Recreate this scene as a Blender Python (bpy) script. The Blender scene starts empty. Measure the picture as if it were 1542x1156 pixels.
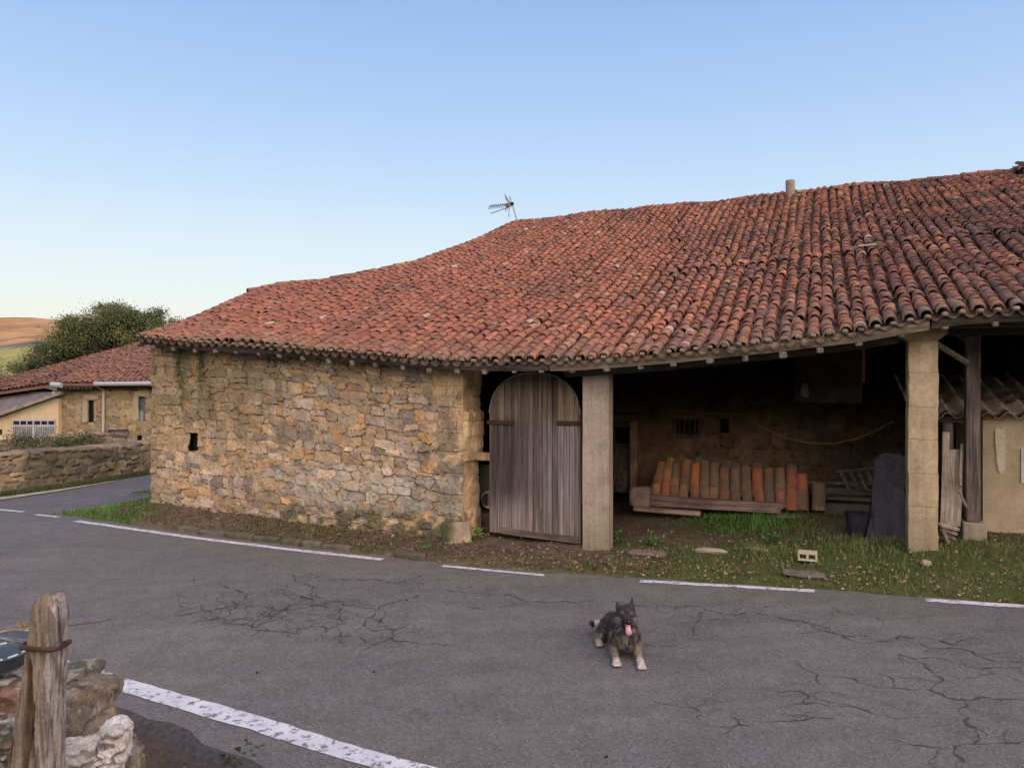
import bpy, bmesh, math, random
import numpy as np
from mathutils import Vector, Matrix, noise
rnd = random.Random(7)
RS = np.random.RandomState(11)
sc = bpy.context.scene
COL = sc.collection
R = math.radians

# ------------------------------------------------------------------ camera
CAMZ, F, CX, CY = 2.2, 1150.0, 771.0, 578.0
cd = bpy.data.cameras.new('camera'); cam = bpy.data.objects.new('camera', cd); COL.objects.link(cam)
cam.location = (0, 0, CAMZ); cam.rotation_euler = (R(90), 0, 0)
cd.sensor_width = 36; cd.lens = 36*F/1542; cd.clip_end = 9000; cd.clip_start = 0.05
sc.camera = cam
sc.render.resolution_x = 1024; sc.render.resolution_y = 767
# ------------------------------------------------------------------ light
SUN_EL, SUN_AZ = R(3.6), R(152)          # low evening sun behind the camera (azimuth clockwise from +Y)
w = bpy.data.worlds.new('World'); sc.world = w; w.use_nodes = True
wn = w.node_tree.nodes; wl = w.node_tree.links
bg = wn['Background']
sdir = Vector((math.sin(SUN_AZ)*math.cos(SUN_EL), math.cos(SUN_AZ)*math.cos(SUN_EL), math.sin(SUN_EL)))
def sky():
    st = wn.new('ShaderNodeTexSky'); st.sky_type = 'NISHITA'; st.sun_disc = False
    st.sun_elevation = SUN_EL; st.sun_rotation = SUN_AZ; st.altitude = 300
    st.air_density = 1.0; st.dust_density = 1.2; st.ozone_density = 1.0
    tc = wn.new('ShaderNodeTexCoord'); sp = wn.new('ShaderNodeSeparateXYZ')
    wl.new(tc.outputs['Generated'], sp.inputs[0])
    rp = wn.new('ShaderNodeValToRGB'); wl.new(sp.outputs['Z'], rp.inputs[0])
    el = rp.color_ramp.elements
    stops = [(0.0, (0.93, 0.86, 0.72)), (0.07, (0.90, 0.90, 0.83)), (0.10, (0.84, 0.91, 0.91)), (0.155, (0.76, 0.88, 0.97)), (0.235, (0.60, 0.77, 0.99)),
             (0.31, (0.48, 0.66, 0.97)), (0.44, (0.33, 0.52, 0.90)), (1.0, (0.22, 0.36, 0.72))]
    el[0].position, el[0].color = stops[0][0], stops[0][1]+(1,)
    el[1].position, el[1].color = stops[-1][0], stops[-1][1]+(1,)
    for p, c in stops[1:-1]:
        e = el.new(p); e.color = c+(1,)
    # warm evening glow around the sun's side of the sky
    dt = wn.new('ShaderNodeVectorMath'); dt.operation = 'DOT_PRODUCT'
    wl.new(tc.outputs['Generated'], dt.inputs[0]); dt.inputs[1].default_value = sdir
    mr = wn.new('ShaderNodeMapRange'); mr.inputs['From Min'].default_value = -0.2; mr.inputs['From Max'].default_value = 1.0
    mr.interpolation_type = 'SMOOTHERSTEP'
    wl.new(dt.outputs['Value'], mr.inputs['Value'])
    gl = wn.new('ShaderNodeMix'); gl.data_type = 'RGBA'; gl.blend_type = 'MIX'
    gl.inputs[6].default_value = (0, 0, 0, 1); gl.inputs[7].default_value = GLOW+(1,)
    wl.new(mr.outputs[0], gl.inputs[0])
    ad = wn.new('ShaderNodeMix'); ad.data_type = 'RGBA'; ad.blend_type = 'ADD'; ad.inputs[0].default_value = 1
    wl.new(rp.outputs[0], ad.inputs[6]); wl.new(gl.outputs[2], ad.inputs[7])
    mx = wn.new('ShaderNodeMix'); mx.data_type = 'RGBA'; mx.blend_type = 'ADD'; mx.inputs[0].default_value = 0.03
    wl.new(ad.outputs[2], mx.inputs[6]); wl.new(st.outputs[0], mx.inputs[7])
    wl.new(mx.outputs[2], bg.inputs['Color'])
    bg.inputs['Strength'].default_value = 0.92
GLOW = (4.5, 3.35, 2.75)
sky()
sl = bpy.data.lights.new('sun', 'SUN'); sun = bpy.data.objects.new('sun', sl); COL.objects.link(sun)
sl.energy = 2.2; sl.angle = R(0.5); sl.color = (1.0, 0.72, 0.48)
sun.rotation_euler = sdir.to_track_quat('Z', 'Y').to_euler(); sun.location = (0, -60, 40)
vs = sc.view_settings; vs.view_transform = 'Standard'; vs.look = 'None'; vs.gamma = 1; vs.exposure = 0.0; vs.use_curve_mapping = False

# ------------------------------------------------------------------ noise
def _h(ix, iy, iz, seed):
    n = (ix.astype(np.int64)*374761393 + iy.astype(np.int64)*668265263 + iz.astype(np.int64)*2147483647 + seed*974711) & 0x7fffffff
    n = (n ^ (n >> 13))*1274126177 & 0x7fffffff
    n = (n ^ (n >> 16))*668265263 & 0x7fffffff
    return ((n ^ (n >> 15)) & 0xffff)/65535.0
def vn(P, f=1.0, seed=0, oct=1):
    P = np.atleast_2d(np.asarray(P, float))
    if P.shape[1] == 2: P = np.c_[P, np.zeros(len(P))]
    tot = np.zeros(len(P)); amp = 1; s = 0
    for o in range(oct):
        Q = P*f + 17.3*o; I = np.floor(Q); D = Q-I; D = D*D*(3-2*D)
        I = I.astype(np.int64); r = 0
        for a in (0, 1):
            for b in (0, 1):
                for c in (0, 1):
                    wgt = (D[:, 0] if a else 1-D[:, 0])*(D[:, 1] if b else 1-D[:, 1])*(D[:, 2] if c else 1-D[:, 2])
                    r = r + wgt*_h(I[:, 0]+a, I[:, 1]+b, I[:, 2]+c, seed+o*31)
        tot += amp*r; s += amp; amp *= 0.5; f *= 2.03
    return tot/s
def sst(x, a, b):
    t = np.clip((np.asarray(x, float)-a)/(b-a), 0, 1); return t*t*(3-2*t)

# ------------------------------------------------------------------ terrain
def Rz(X):
    x = np.asarray(X, float)-0.5
    v = 0.05*(x+np.sqrt(x*x+1))/2
    return 3*np.tanh(v/3)
def px(x, y, Z): return np.array([(x-CX)/F*Z, Z, CAMZ+(CY-y)/F*Z])
def onroad(x, y):
    m = (x-CX)/F; n = (CY-y)/F; Z = CAMZ/(-n)
    for _ in range(30):
        Z = (CAMZ-float(Rz(m*Z)))/(-n)
    return np.array([m*Z, Z, float(Rz(m*Z))])
E = np.array([.927, -.375]); E /= np.linalg.norm(E); U = np.array([-E[1], E[0]]); O = np.array([-.65, 10.40])
def B(s, t, z=0.0): p = O+s*E+t*U; return Vector((p[0], p[1], z))
def Bn(s, t, z): s, t, z = np.broadcast_arrays(np.asarray(s, float), t, z); return np.stack([O[0]+s*E[0]+t*U[0], O[1]+s*E[1]+t*U[1], z], -1)
def ST(X, Y): r0 = np.asarray(X)-O[0]; r1 = np.asarray(Y)-O[1]; return r0*E[0]+r1*E[1], r0*U[0]+r1*U[1]
def bpx(x, t):            # pixel column met with the barn plane at depth t -> (s, Z)
    m = (x-CX)/F
    c = (O+t*U); # point on plane ; solve m*Z, Z
    # (X-c0)*U0+(Z-c1)*U1=0
    Z = (c[0]*U[0]+c[1]*U[1])/(m*U[0]+U[1]); s = (m*Z-c[0])*E[0]+(Z-c[1])*E[1]
    return s, Z
def bz(x, y, t): s, Z = bpx(x, t); return s, CAMZ+(CY-y)/F*Z
_fe = [onroad(*p) for p in [(118, 778), (300, 804), (450, 822), (580, 837), (670, 848), (820, 861), (965, 870), (1225, 886), (1395, 899), (1542, 910)]]
_fs = [ST(p[0], p[1]) for p in _fe]
FS = np.array([-60]+[a[0] for a in _fs]+[30, 90]); FT = np.array([_fs[0][1]+3]+[a[1] for a in _fs]+[_fs[-1][1]-.3, _fs[-1][1]-2])
def te(s): return np.interp(s, FS, FT)
_ne = [onroad(*p) for p in [(-260, 930), (135, 1003), (400, 1090), (655, 1158)]]
_ns = [ST(p[0], p[1]) for p in _ne]
NS = np.array([-60]+[a[0] for a in _ns]+[12, 90]); NT = np.array([_ns[0][1]+1]+[a[1] for a in _ns]+[_ns[-1][1]-.9, _ns[-1][1]-3])
def tn(s): return np.interp(s, NS, NT)      # outer rim of the near white line (far side)
HBs = [-9, -7.6, -6.5, -5.66, -4, -2, 0, 1.8, 3.6, 5.5, 7, 30]; HBz = [0, .0, .13, .276, .20, .10, .057, .09, .21, .375, .42, .9]
def hb(s): return np.interp(s, HBs, HBz)
def G(X, Y):
    X = np.asarray(X, float); Y = np.asarray(Y, float)
    s, t = ST(X, Y); e = te(s); n = tn(s)-0.55
    z = Rz(X)
    f = np.clip((t-e)/(0-e), 0, 1); f = np.where(s < -9, 0, f)
    far = z*(1-f)+f*hb(s)+.045*sst(t-e, .02, .16)*(1-f)*(s > -7.5)
    inside = sst(t, 0, 3.5)*.03
    # beyond the barn the land falls away a little towards the neighbours
    drop = sst(-X, 10.5, 20)*sst(Y, 14, 24)*-2.4
    far = np.where(t > 0, far+inside+.08*sst(t, 1.3, 2.0)*sst(s, 1.2, 1.8)*sst(5.5-s, 0, 1.2), far)
    far = far+drop-.03*sst(-s, 6.7, 7.7)
    d = n-t                                        # metres to the near side of the asphalt
    near = z-.10*sst(d, 0, .25)+.62*sst(d, 1.3, 2.9)
    road = z-.05
    out = np.where(t > e, far, np.where(t < n, near, road))
    # unseen hillside added behind the camera, shaped to block the low sun
    blocker_hill = 21*sst(-Y, 14, 95)*sst(330-np.abs(X), 0, 120)*(1-sst(-Y, 170, 420))
    return out+blocker_hill

# ------------------------------------------------------------------ mesh helpers
def wl_(o):
    v = Vector((0, 0, 0))
    while o: v += o.location; o = o.parent
    return v
def np_mesh(name, V, faces, mat, col=None, parent=None, loc=None, smooth=False):
    """V (n,3) world; faces: list of int arrays (m,k)"""
    V = np.asarray(V, float)
    base = wl_(parent) if parent else Vector(loc if loc is not None else (0, 0, 0))
    me = bpy.data.meshes.new(name)
    if not isinstance(faces, (list, tuple)): faces = [faces]
    faces = [np.asarray(f, np.int64) for f in faces if len(f)]
    nl = sum(f.size for f in faces); nf = sum(len(f) for f in faces)
    me.vertices.add(len(V)); me.vertices.foreach_set('co', (V-np.array(base)).astype(np.float32).ravel())
    me.loops.add(nl); me.loops.foreach_set('vertex_index', np.concatenate([f.ravel() for f in faces]).astype(np.int32))
    me.polygons.add(nf)
    tot = np.concatenate([np.full(len(f), f.shape[1]) for f in faces]); st = np.concatenate([[0], np.cumsum(tot)[:-1]])
    me.polygons.foreach_set('loop_start', st.astype(np.int32)); me.polygons.foreach_set('loop_total', tot.astype(np.int32))
    me.polygons.foreach_set('use_smooth', np.full(nf, smooth))
    me.update(calc_edges=True)
    if col is not None:
        at = me.attributes.new('Col', 'FLOAT_COLOR', 'POINT')
        at.data.foreach_set('color', np.c_[np.clip(col, 0, 1), np.ones(len(V))].astype(np.float32).ravel())
    me.materials.append(mat); me.validate()
    o = bpy.data.objects.new(name, me); COL.objects.link(o)
    if parent: o.parent = parent
    elif loc is not None: o.location = loc
    return o
def tag(o, label=None, cat=None, group=None, kind=None):
    if label: o['label'] = label
    if cat: o['category'] = cat
    if group: o['group'] = group
    if kind: o['kind'] = kind
    return o
def thing(name, label, cat, loc=(0, 0, 0), group=None):
    o = bpy.data.objects.new(name, None); COL.objects.link(o); o.location = Vector(loc); o.empty_display_size = .2
    return tag(o, label, cat, group)
def grid_faces(nu, nv):
    i = np.arange((nu-1)*(nv-1)); a = (i//(nv-1))*nv+i % (nv-1)
    return np.c_[a, a+nv, a+nv+1, a+1]
class MB:
    def __init__(s): s.bm = bmesh.new()
    def box(s, c, size, rot=None, bevel=0, taper=1.0):
        """c centre, size full, rot Matrix 3x3"""
        sx, sy, sz = [a/2 for a in size]; vs_ = []
        for z in (-sz, sz):
            k = taper if z > 0 else 1
            for x, y in ((-sx, -sy), (sx, -sy), (sx, sy), (-sx, sy)):
                v = Vector((x*k, y*k, z))
                if rot is not None: v = rot @ v
                vs_.append(s.bm.verts.new(v+Vector(c)))
        fs = [(3, 2, 1, 0), (4, 5, 6, 7), (0, 1, 5, 4), (1, 2, 6, 5), (2, 3, 7, 6), (3, 0, 4, 7)]
        F_ = [s.bm.faces.new([vs_[i] for i in f]) for f in fs]
        if bevel:
            ed = list({e for f in F_ for e in f.edges})
            bmesh.ops.bevel(s.bm, geom=ed, offset=bevel, segments=1, affect='EDGES', profile=.5)
        return s
    def tube(s, pts, r, n=8, caps=True, flat=1.0):
        pts = [Vector(p) for p in pts]; rr = r if isinstance(r, (list, tuple)) else [r]*len(pts)
        rings = []; prev = None
        for i, p in enumerate(pts):
            d = (pts[min(i+1, len(pts)-1)]-pts[max(i-1, 0)]).normalized()
            a = prev if prev is not None else (Vector((0, 0, 1)) if abs(d.z) < .9 else Vector((1, 0, 0)))
            x = (a-d*a.dot(d)).normalized(); y = d.cross(x); prev = x
            rings.append([s.bm.verts.new(p+(x*math.cos(2*math.pi*k/n)*flat+y*math.sin(2*math.pi*k/n))*rr[i]) for k in range(n)])
        for a, b in zip(rings, rings[1:]):
            for k in range(n): s.bm.faces.new((a[k], a[(k+1) % n], b[(k+1) % n], b[k]))
        if caps:
            s.bm.faces.new(rings[0][::-1]); s.bm.faces.new(rings[-1])
        return s
    def prism(s, poly, d):
        """poly list of Vectors (planar), d extrusion Vector"""
        a = [s.bm.verts.new(Vector(p)) for p in poly]; b = [s.bm.verts.new(Vector(p)+Vector(d)) for p in poly]
        s.bm.faces.new(a[::-1]); s.bm.faces.new(b); n = len(a)
        for k in range(n): s.bm.faces.new((a[k], a[(k+1) % n], b[(k+1) % n], b[k]))
        return s
    def build(s, name, mat, parent=None, loc=None, smooth=False, jit=0, cuts=0):
        if cuts: bmesh.ops.subdivide_edges(s.bm, edges=s.bm.edges[:], cuts=cuts, use_grid_fill=True)
        if jit:
            for v in s.bm.verts: v.co += noise.noise_vector(v.co*9)*jit
        bmesh.ops.recalc_face_normals(s.bm, faces=s.bm.faces[:])
        base = wl_(parent) if parent else Vector(loc if loc is not None else (0, 0, 0))
        for v in s.bm.verts: v.co -= base
        me = bpy.data.meshes.new(name); s.bm.to_mesh(me); s.bm.free()
        if smooth: me.polygons.foreach_set('use_smooth', [True]*len(me.polygons))
        me.materials.append(mat); o = bpy.data.objects.new(name, me); COL.objects.link(o)
        if parent: o.parent = parent
        elif loc is not None: o.location = Vector(loc)
        return o
def rotz(a): return Matrix.Rotation(a, 3, 'Z')
BR = Matrix(((E[0], U[0], 0), (E[1], U[1], 0), (0, 0, 1)))     # barn axes
def bbox_(mb, s0, s1, t0, t1, z0, z1, bevel=0, taper=1.0):
    return mb.box(B((s0+s1)/2, (t0+t1)/2, (z0+z1)/2), (s1-s0, t1-t0, z1-z0), BR, bevel, taper)

# ------------------------------------------------------------------ materials
def newmat(name):
    m = bpy.data.materials.new(name); m.use_nodes = True
    nt = m.node_tree; b = nt.nodes['Principled BSDF']; return m, nt, b
def nz(nt, scale, detail=4, vec=None, rough=.55, dist=0):
    n = nt.nodes.new('ShaderNodeTexNoise'); n.inputs['Scale'].default_value = scale; n.inputs['Detail'].default_value = detail
    n.inputs['Roughness'].default_value = rough; n.inputs['Distortion'].default_value = dist
    if vec: nt.links.new(vec, n.inputs['Vector'])
    return n.outputs['Fac']
def ramp(nt, fac, stops):
    r = nt.nodes.new('ShaderNodeValToRGB'); nt.links.new(fac, r.inputs[0]); el = r.color_ramp.elements
    el[0].position = stops[0][0]; el[0].color = tuple(stops[0][1])+(1,); el[1].position = stops[-1][0]; el[1].color = tuple(stops[-1][1])+(1,)
    for p, c in stops[1:-1]: e = el.new(p); e.color = tuple(c)+(1,)
    return r.outputs[0]
def mix(nt, a, b, fac, mode='MIX'):
    m = nt.nodes.new('ShaderNodeMix'); m.data_type = 'RGBA'; m.blend_type = mode
    for i, v in ((0, fac), (6, a), (7, b)):
        if isinstance(v, (int, float)): m.inputs[i].default_value = v
        elif isinstance(v, tuple): m.inputs[i].default_value = v+(1,)
        else: nt.links.new(v, m.inputs[i])
    return m.outputs[2]
def bump(nt, b, h, strength, dist=.01):
    n = nt.nodes.new('ShaderNodeBump'); n.inputs['Strength'].default_value = strength; n.inputs['Distance'].default_value = dist
    nt.links.new(h, n.inputs['Height']); nt.links.new(n.outputs[0], b.inputs['Normal'])
def ocoord(nt, scale=(1, 1, 1), rot=(0, 0, 0)):
    t = nt.nodes.new('ShaderNodeTexCoord'); m = nt.nodes.new('ShaderNodeMapping'); m.inputs['Scale'].default_value = scale; m.inputs['Rotation'].default_value = rot
    nt.links.new(t.outputs['Object'], m.inputs[0]); return m.outputs[0]
def vmat(name, s1=60, s2=7, lo=.62, hi=1.3, bs=.5, bd=.006, rough=.92, spec=.25):
    m, nt, b = newmat(name)
    a = nt.nodes.new('ShaderNodeAttribute'); a.attribute_name = 'Col'
    v = ocoord(nt)
    n1 = nz(nt, s1, 5, v, .7); n2 = nz(nt, s2, 5, v, .6)
    c = mix(nt, a.outputs['Color'], ramp(nt, n1, [(.3, (lo,)*3), (.7, (hi,)*3)]), 1, 'MULTIPLY')
    c = mix(nt, c, ramp(nt, n2, [(.3, (lo+.12,)*3), (.7, (hi-.1,)*3)]), 1, 'MULTIPLY')
    nt.links.new(c, b.inputs['Base Color']); b.inputs['Roughness'].default_value = rough; b.inputs['Specular IOR Level'].default_value = spec
    bump(nt, b, n1, bs, bd); return m
def pmat(name, c1, c2, scale=8, rough=.85, bs=.3, bd=.004, fine=60, metal=0, c3=None, spec=.3, sc3=(1, 1, 1)):
    m, nt, b = newmat(name); v = ocoord(nt, sc3)
    n1 = nz(nt, scale, 6, v, .62); n2 = nz(nt, fine, 4, v, .7)
    st = [(.32, c1), (.68, c2)] if c3 is None else [(.3, c1), (.5, c2), (.72, c3)]
    c = mix(nt, ramp(nt, n1, st), ramp(nt, n2, [(.3, (.75,)*3), (.7, (1.2,)*3)]), 1, 'MULTIPLY')
    nt.links.new(c, b.inputs['Base Color']); b.inputs['Roughness'].default_value = rough; b.inputs['Metallic'].default_value = metal
    b.inputs['Specular IOR Level'].default_value = spec
    bump(nt, b, n2, bs, bd); return m
def wood(name, c1, c2, c3, axis='z', scale=1.0, rough=.85, bs=.6, rz=0):
    m, nt, b = newmat(name)
    k = 38*scale; l = 1.6*scale
    s3 = {'z': (k, k, l), 'x': (l, k, k), 'y': (k, l, k)}[axis]
    if rz:
        t = nt.nodes.new('ShaderNodeTexCoord'); m0 = nt.nodes.new('ShaderNodeMapping'); m0.inputs['Rotation'].default_value = (0, 0, -rz)
        nt.links.new(t.outputs['Object'], m0.inputs[0]); m1 = nt.nodes.new('ShaderNodeMapping'); m1.inputs['Scale'].default_value = s3
        nt.links.new(m0.outputs[0], m1.inputs[0]); v = m1.outputs[0]
    else: v = ocoord(nt, s3)
    n1 = nz(nt, 1.0, 6, v, .65, .3); v2 = ocoord(nt); n2 = nz(nt, 3.2*scale, 4, v2)
    c = ramp(nt, n1, [(.33, c1), (.5, c2), (.66, c3)])
    c = mix(nt, c, ramp(nt, n2, [(.3, (.6, .6, .62)), (.68, (1.25, 1.22, 1.18))]), 1, 'MULTIPLY')
    nt.links.new(c, b.inputs['Base Color']); b.inputs['Roughness'].default_value = rough; b.inputs['Specular IOR Level'].default_value = .2
    bump(nt, b, n1, bs, .008); return m
AW = math.atan2(E[1], E[0])
M_stone = vmat('rubble stone', 55, 6, .66, 1.32, .7, .008)
M_tile = vmat('clay tile', 70, 12, .68, 1.28, .35, .004, .88)
M_ground = vmat('verge soil', 90, 11, .6, 1.4, .8, .02, .97, .1)
M_leafv = vmat('leaf surface', 30, 5, .8, 1.2, 0, .001, .7, .3)
M_fur = vmat('dog fur', 150, 30, .7, 1.3, .5, .004, .9, .15)
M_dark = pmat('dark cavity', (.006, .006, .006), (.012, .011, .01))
M_greywood = wood('weathered grey wood', (.05, .042, .04), (.12, .10, .09), (.22, .19, .17))
M_greywoodh = wood('weathered grey wood lying', (.05, .042, .036), (.11, .09, .075), (.19, .16, .13), 'x', rz=AW)
M_deck = pmat('old roof boarding', (.022, .017, .013), (.045, .036, .028), 6)
M_rust = pmat('rusty iron', (.028, .016, .012), (.07, .037, .025), 18, .9, .6, .003)
M_iron = pmat('dull iron', (.12, .13, .14), (.22, .23, .25), 14, .5, .2, .002, metal=.7)
M_conc = pmat('concrete post', (.25, .20, .14), (.36, .30, .215), 5, .93, .5, .004, 90, c3=(.43, .36, .26))
M_black = pmat('black sheeting', (.010, .011, .016), (.022, .024, .032), 9, .55, .8, .02, 14)
# ================================================================== GROUND, ROADS, HILLS
def axis(segs):
    out = []
    for a, b, d in segs: out += list(np.arange(a, b, d))
    out.append(segs[-1][1]); return np.array(out, float)
sa = axis([(-3000, -400, 260), (-400, -80, 32), (-80, -24, 4), (-24, -8.5, .5), (-8.5, 8.8, .05), (8.8, 24, .5), (24, 80, 4), (80, 400, 32), (400, 3000, 260)])
ta = axis([(-1200, -400, 160), (-400, -60, 17), (-60, -14, 2), (-14, -2.2, .16), (-2.2, 1.2, .045), (1.2, 4.0, .08), (4.0, 30, 1), (30, 90, 6), (90, 400, 40), (400, 4200, 380)])
S_, T_ = np.meshgrid(sa, ta, indexing='ij'); S_ = S_.ravel(); T_ = T_.ravel()
Pg = Bn(S_, T_, 0.0); Pg[:, 2] = G(Pg[:, 0], Pg[:, 1])
fine = (S_ > -8.5) & (S_ < 8.8) & (T_ > te(S_)) & (T_ < 4)
Pg[:, 2] += fine*(vn(Pg[:, :2], 3, 3, 3)-.5)*.06*sst(T_-te(S_), .03, .3) + fine*(vn(Pg[:, :2], 16, 4, 2)-.5)*.02
nearm = (T_ < te(S_)-.3) & (T_ > -14)
Pg[:, 2] += (T_ < tn(S_)-.55)*nearm*(vn(Pg[:, :2], 4, 5, 3)-.5)*.10
def greenness(X, Y):
    """how grassy the verge is, 0..1"""
    s, t = ST(X, Y); P = np.c_[X, Y]
    d = t-te(s)
    n = vn(P, 1.1, 21, 4); g = np.zeros(len(P))
    right = sst(s, -.3, .8)
    g = right*(.35+.9*(n-.3))+right*.35*sst(s, 2.6, 4.4)
    g -= .75*right*sst(s, 2.5, .9)*sst(d, .30, .75)*sst(.2-t, -.3, .1)      # brown patch before the door and first post
    left = 1-right
    tip = sst(-s, 5.15, 5.7)*1.0
    g += left*(.02+.5*sst(n, .52, .75))+left*tip*.9
    g += left*.45*np.exp(-((d-.13)/.09)**2)*sst(vn(P, 2, 23, 2), .45, .62)
    inside = sst(t, .15, 1.0)
    patch = np.exp(-(((s-3.55)/.95)**2+((t-1.75)/.55)**2))*1.5
    g = g*(1-inside*.95)+patch+inside*.5*sst(s, 2.9, 3.6)*sst(1.5-t, 0, .7)
    g = np.where((s < -5.9) & (t > -.3), .9, g)
    g = np.where((t > 2.5) & (s > -5.6), 0, g)
    return np.clip(g, 0, 1)
gr = greenness(Pg[:, 0], Pg[:, 1])
brown = np.array([.095, .068, .045]); dirt2 = np.array([.15, .115, .08]); gcol = np.array([.055, .075, .022])
q = vn(Pg[:, :2], 5, 9, 4)[:, None]
cg = brown*(1-q)+dirt2*q; cg = cg*(1-gr[:, None])+gcol*gr[:, None]
out = ~((S_ > -9) & (S_ < 9) & (T_ < 4.2) & (T_ > -14))
fieldc = np.array([.07, .085, .03]); cg[out] = fieldc*(.7+.6*q[out])
nearc = np.array([.058, .048, .040])*(1-q)+np.array([.095, .078, .062])*q
cg[nearm] = nearc[nearm]
ingrnd = fine & (T_ > .5) & (S_ > -.1)
mm = (ingrnd[:, None]*(1-gr[:, None])*.55); cg = cg*(1-mm)+np.array([.10, .078, .058])*(.7+.7*vn(Pg[:, :2], 1.7, 33, 3)[:, None])*mm
ground = np_mesh('ground', Pg, grid_faces(len(sa), len(ta)), M_ground, cg, smooth=True)
tag(ground, kind='structure')

# asphalt
def asphalt(name, c0, c1):
    m, nt, b = newmat(name); v = ocoord(nt)
    n1 = nz(nt, 62, 5, v, .85); n2 = nz(nt, .55, 5, v, .6); n3 = nz(nt, 300, 2, v, .7); n4 = nz(nt, 3.3, 6, v, .7)
    c = ramp(nt, n1, [(.34, c0), (.66, c1)])
    c = mix(nt, c, ramp(nt, n2, [(.3, (.84, .84, .86)), (.7, (1.14, 1.12, 1.1))]), 1, 'MULTIPLY')
    c = mix(nt, c, ramp(nt, n4, [(.36, (.84, .83, .81)), (.6, (1.07, 1.07, 1.07))]), 1, 'MULTIPLY')
    vl = ocoord(nt, (.22, 2.6, 1), (0, 0, .42)); n6 = nz(nt, 1.1, 5, vl, .6); c = mix(nt, c, ramp(nt, n6, [(.33, (.90, .90, .91)), (.66, (1.08, 1.07, 1.06))]), 1, 'MULTIPLY')
    vo = nt.nodes.new('ShaderNodeTexVoronoi'); vo.inputs['Scale'].default_value = 75; nt.links.new(v, vo.inputs['Vector'])
    sx = nt.nodes.new('ShaderNodeSeparateColor'); nt.links.new(vo.outputs['Color'], sx.inputs[0])
    c = mix(nt, c, (.20, .19, .18), ramp(nt, sx.outputs[0], [(.80, (0, 0, 0)), (.92, (.45,)*3)]))
    c = mix(nt, c, (.045, .043, .042), ramp(nt, sx.outputs[1], [(.78, (0, 0, 0)), (.9, (.5,)*3)]))
    c = mix(nt, c, (.30, .29, .28), ramp(nt, n3, [(.66, (0, 0, 0)), (.74, (.45,)*3)]))
    # dark oily / mossy blots
    n5 = nz(nt, 1.9, 5, v, .75); c = mix(nt, c, (.06, .052, .038), ramp(nt, n5, [(.68, (0, 0, 0)), (.76, (.6,)*3)]))
    nt.links.new(c, b.inputs['Base Color']); b.inputs['Roughness'].default_value = .88; b.inputs['Specular IOR Level'].default_value = .3
    bump(nt, b, n1, .55, .006); return m
M_asph = asphalt('asphalt', (.084, .082, .078), (.142, .139, .132))
M_asph2 = asphalt('worn side asphalt', (.088, .085, .088), (.135, .130, .13))
ss = np.concatenate([np.arange(-58, -10, 2.), np.arange(-10, 12, .2), np.arange(12, 60, 2.)])
rows = []
fr = np.linspace(0, 1, 16)
for s in ss:
    a = tn(s)-.36+.05*math.sin(s*3.1)+.03*math.sin(s*9.7+1); b_ = te(s)+.03*math.sin(s*7)+.02*math.sin(s*17+2)
    if abs(s) > 12: a = tn(s)-.36; b_ = te(s)
    t = a+(b_-a)*fr; p = Bn(s, t, 0.); p[:, 2] = Rz(p[:, 0])-.004*0; rows.append(p)
Vr = np.concatenate(rows)
road = np_mesh('road', Vr, grid_faces(len(ss), 16), M_asph, smooth=True); tag(road, kind='structure')
# broken asphalt rim along the near side
rim = []
for s in ss[(ss > -10) & (ss < 12)]:
    a = tn(s)-.36+.05*math.sin(s*3.1)+.03*math.sin(s*9.7+1)
    for k, dz in ((0, .0), (.05, -.012), (.10, -.05), (.16, -.13)):
        p = Bn(s, a-k, 0.); rim.append([p[0], p[1], float(Rz(p[0]))+dz])
rim = np.array(rim); nr = len(rim)//4
M_asphd = pmat('crumbled asphalt rim', (.035, .032, .032), (.085, .08, .078), 25, .95, .9, .01, 120)
np_mesh('road_shoulder', rim, grid_faces(nr, 4), M_asphd, parent=road, smooth=True)
# side road round the left end of the barn
near_e = [onroad(-400, 800), onroad(-40, 800), onroad(118, 781), onroad(150, 771), onroad(190, 760), onroad(226, 748)]
nl_ = [np.array([a[0], a[1]]) for a in near_e]+[np.array([-6.9, 19.]), np.array([-6.4, 26.]), np.array([-5, 40.])]
fl_ = [np.array(a) for a in [(-20., 12.2), (-13., 13.4), (-10.6, 14.2), (-9.9, 15.0), (-9.4, 16.2), (-8.95, 17.8), (-8.6, 20.), (-8.1, 26.), (-6.8, 40.)]]
V = []
for a, b_ in zip(nl_, fl_):
    for k in np.linspace(0, 1, 6):
        p = a+(b_-a)*k; V.append([p[0], p[1], max(float(Rz(p[0]))-.006, float(G(p[0], p[1]))+.004) if a[1] > 13 else float(Rz(p[0]))-.006])
sr = np_mesh('side_road', np.array(V), grid_faces(9, 6), M_asph2, smooth=True); tag(sr, kind='structure')
M_concstrip = pmat('pale worn concrete apron', (.22, .19, .14), (.40, .36, .27), 4, .95, .4, .004)
V = []
for (a, b_, wd) in [((-12.5, 13.55), (0, 0), .5), ((-10.7, 13.9), 0, .55), ((-9.95, 14.7), 0, .5), ((-9.45, 15.9), 0, .38), ((-9.05, 17.3), 0, .2), ((-8.8, 18.6), 0, .05)]:
    for k in (0, 1):
        V.append([a[0]+.2*k*wd/.5, a[1]-k*wd*.95, .012])
ap = np_mesh('concrete_apron', np.array(V), grid_faces(6, 2), M_concstrip); tag(ap, kind='structure')

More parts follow.
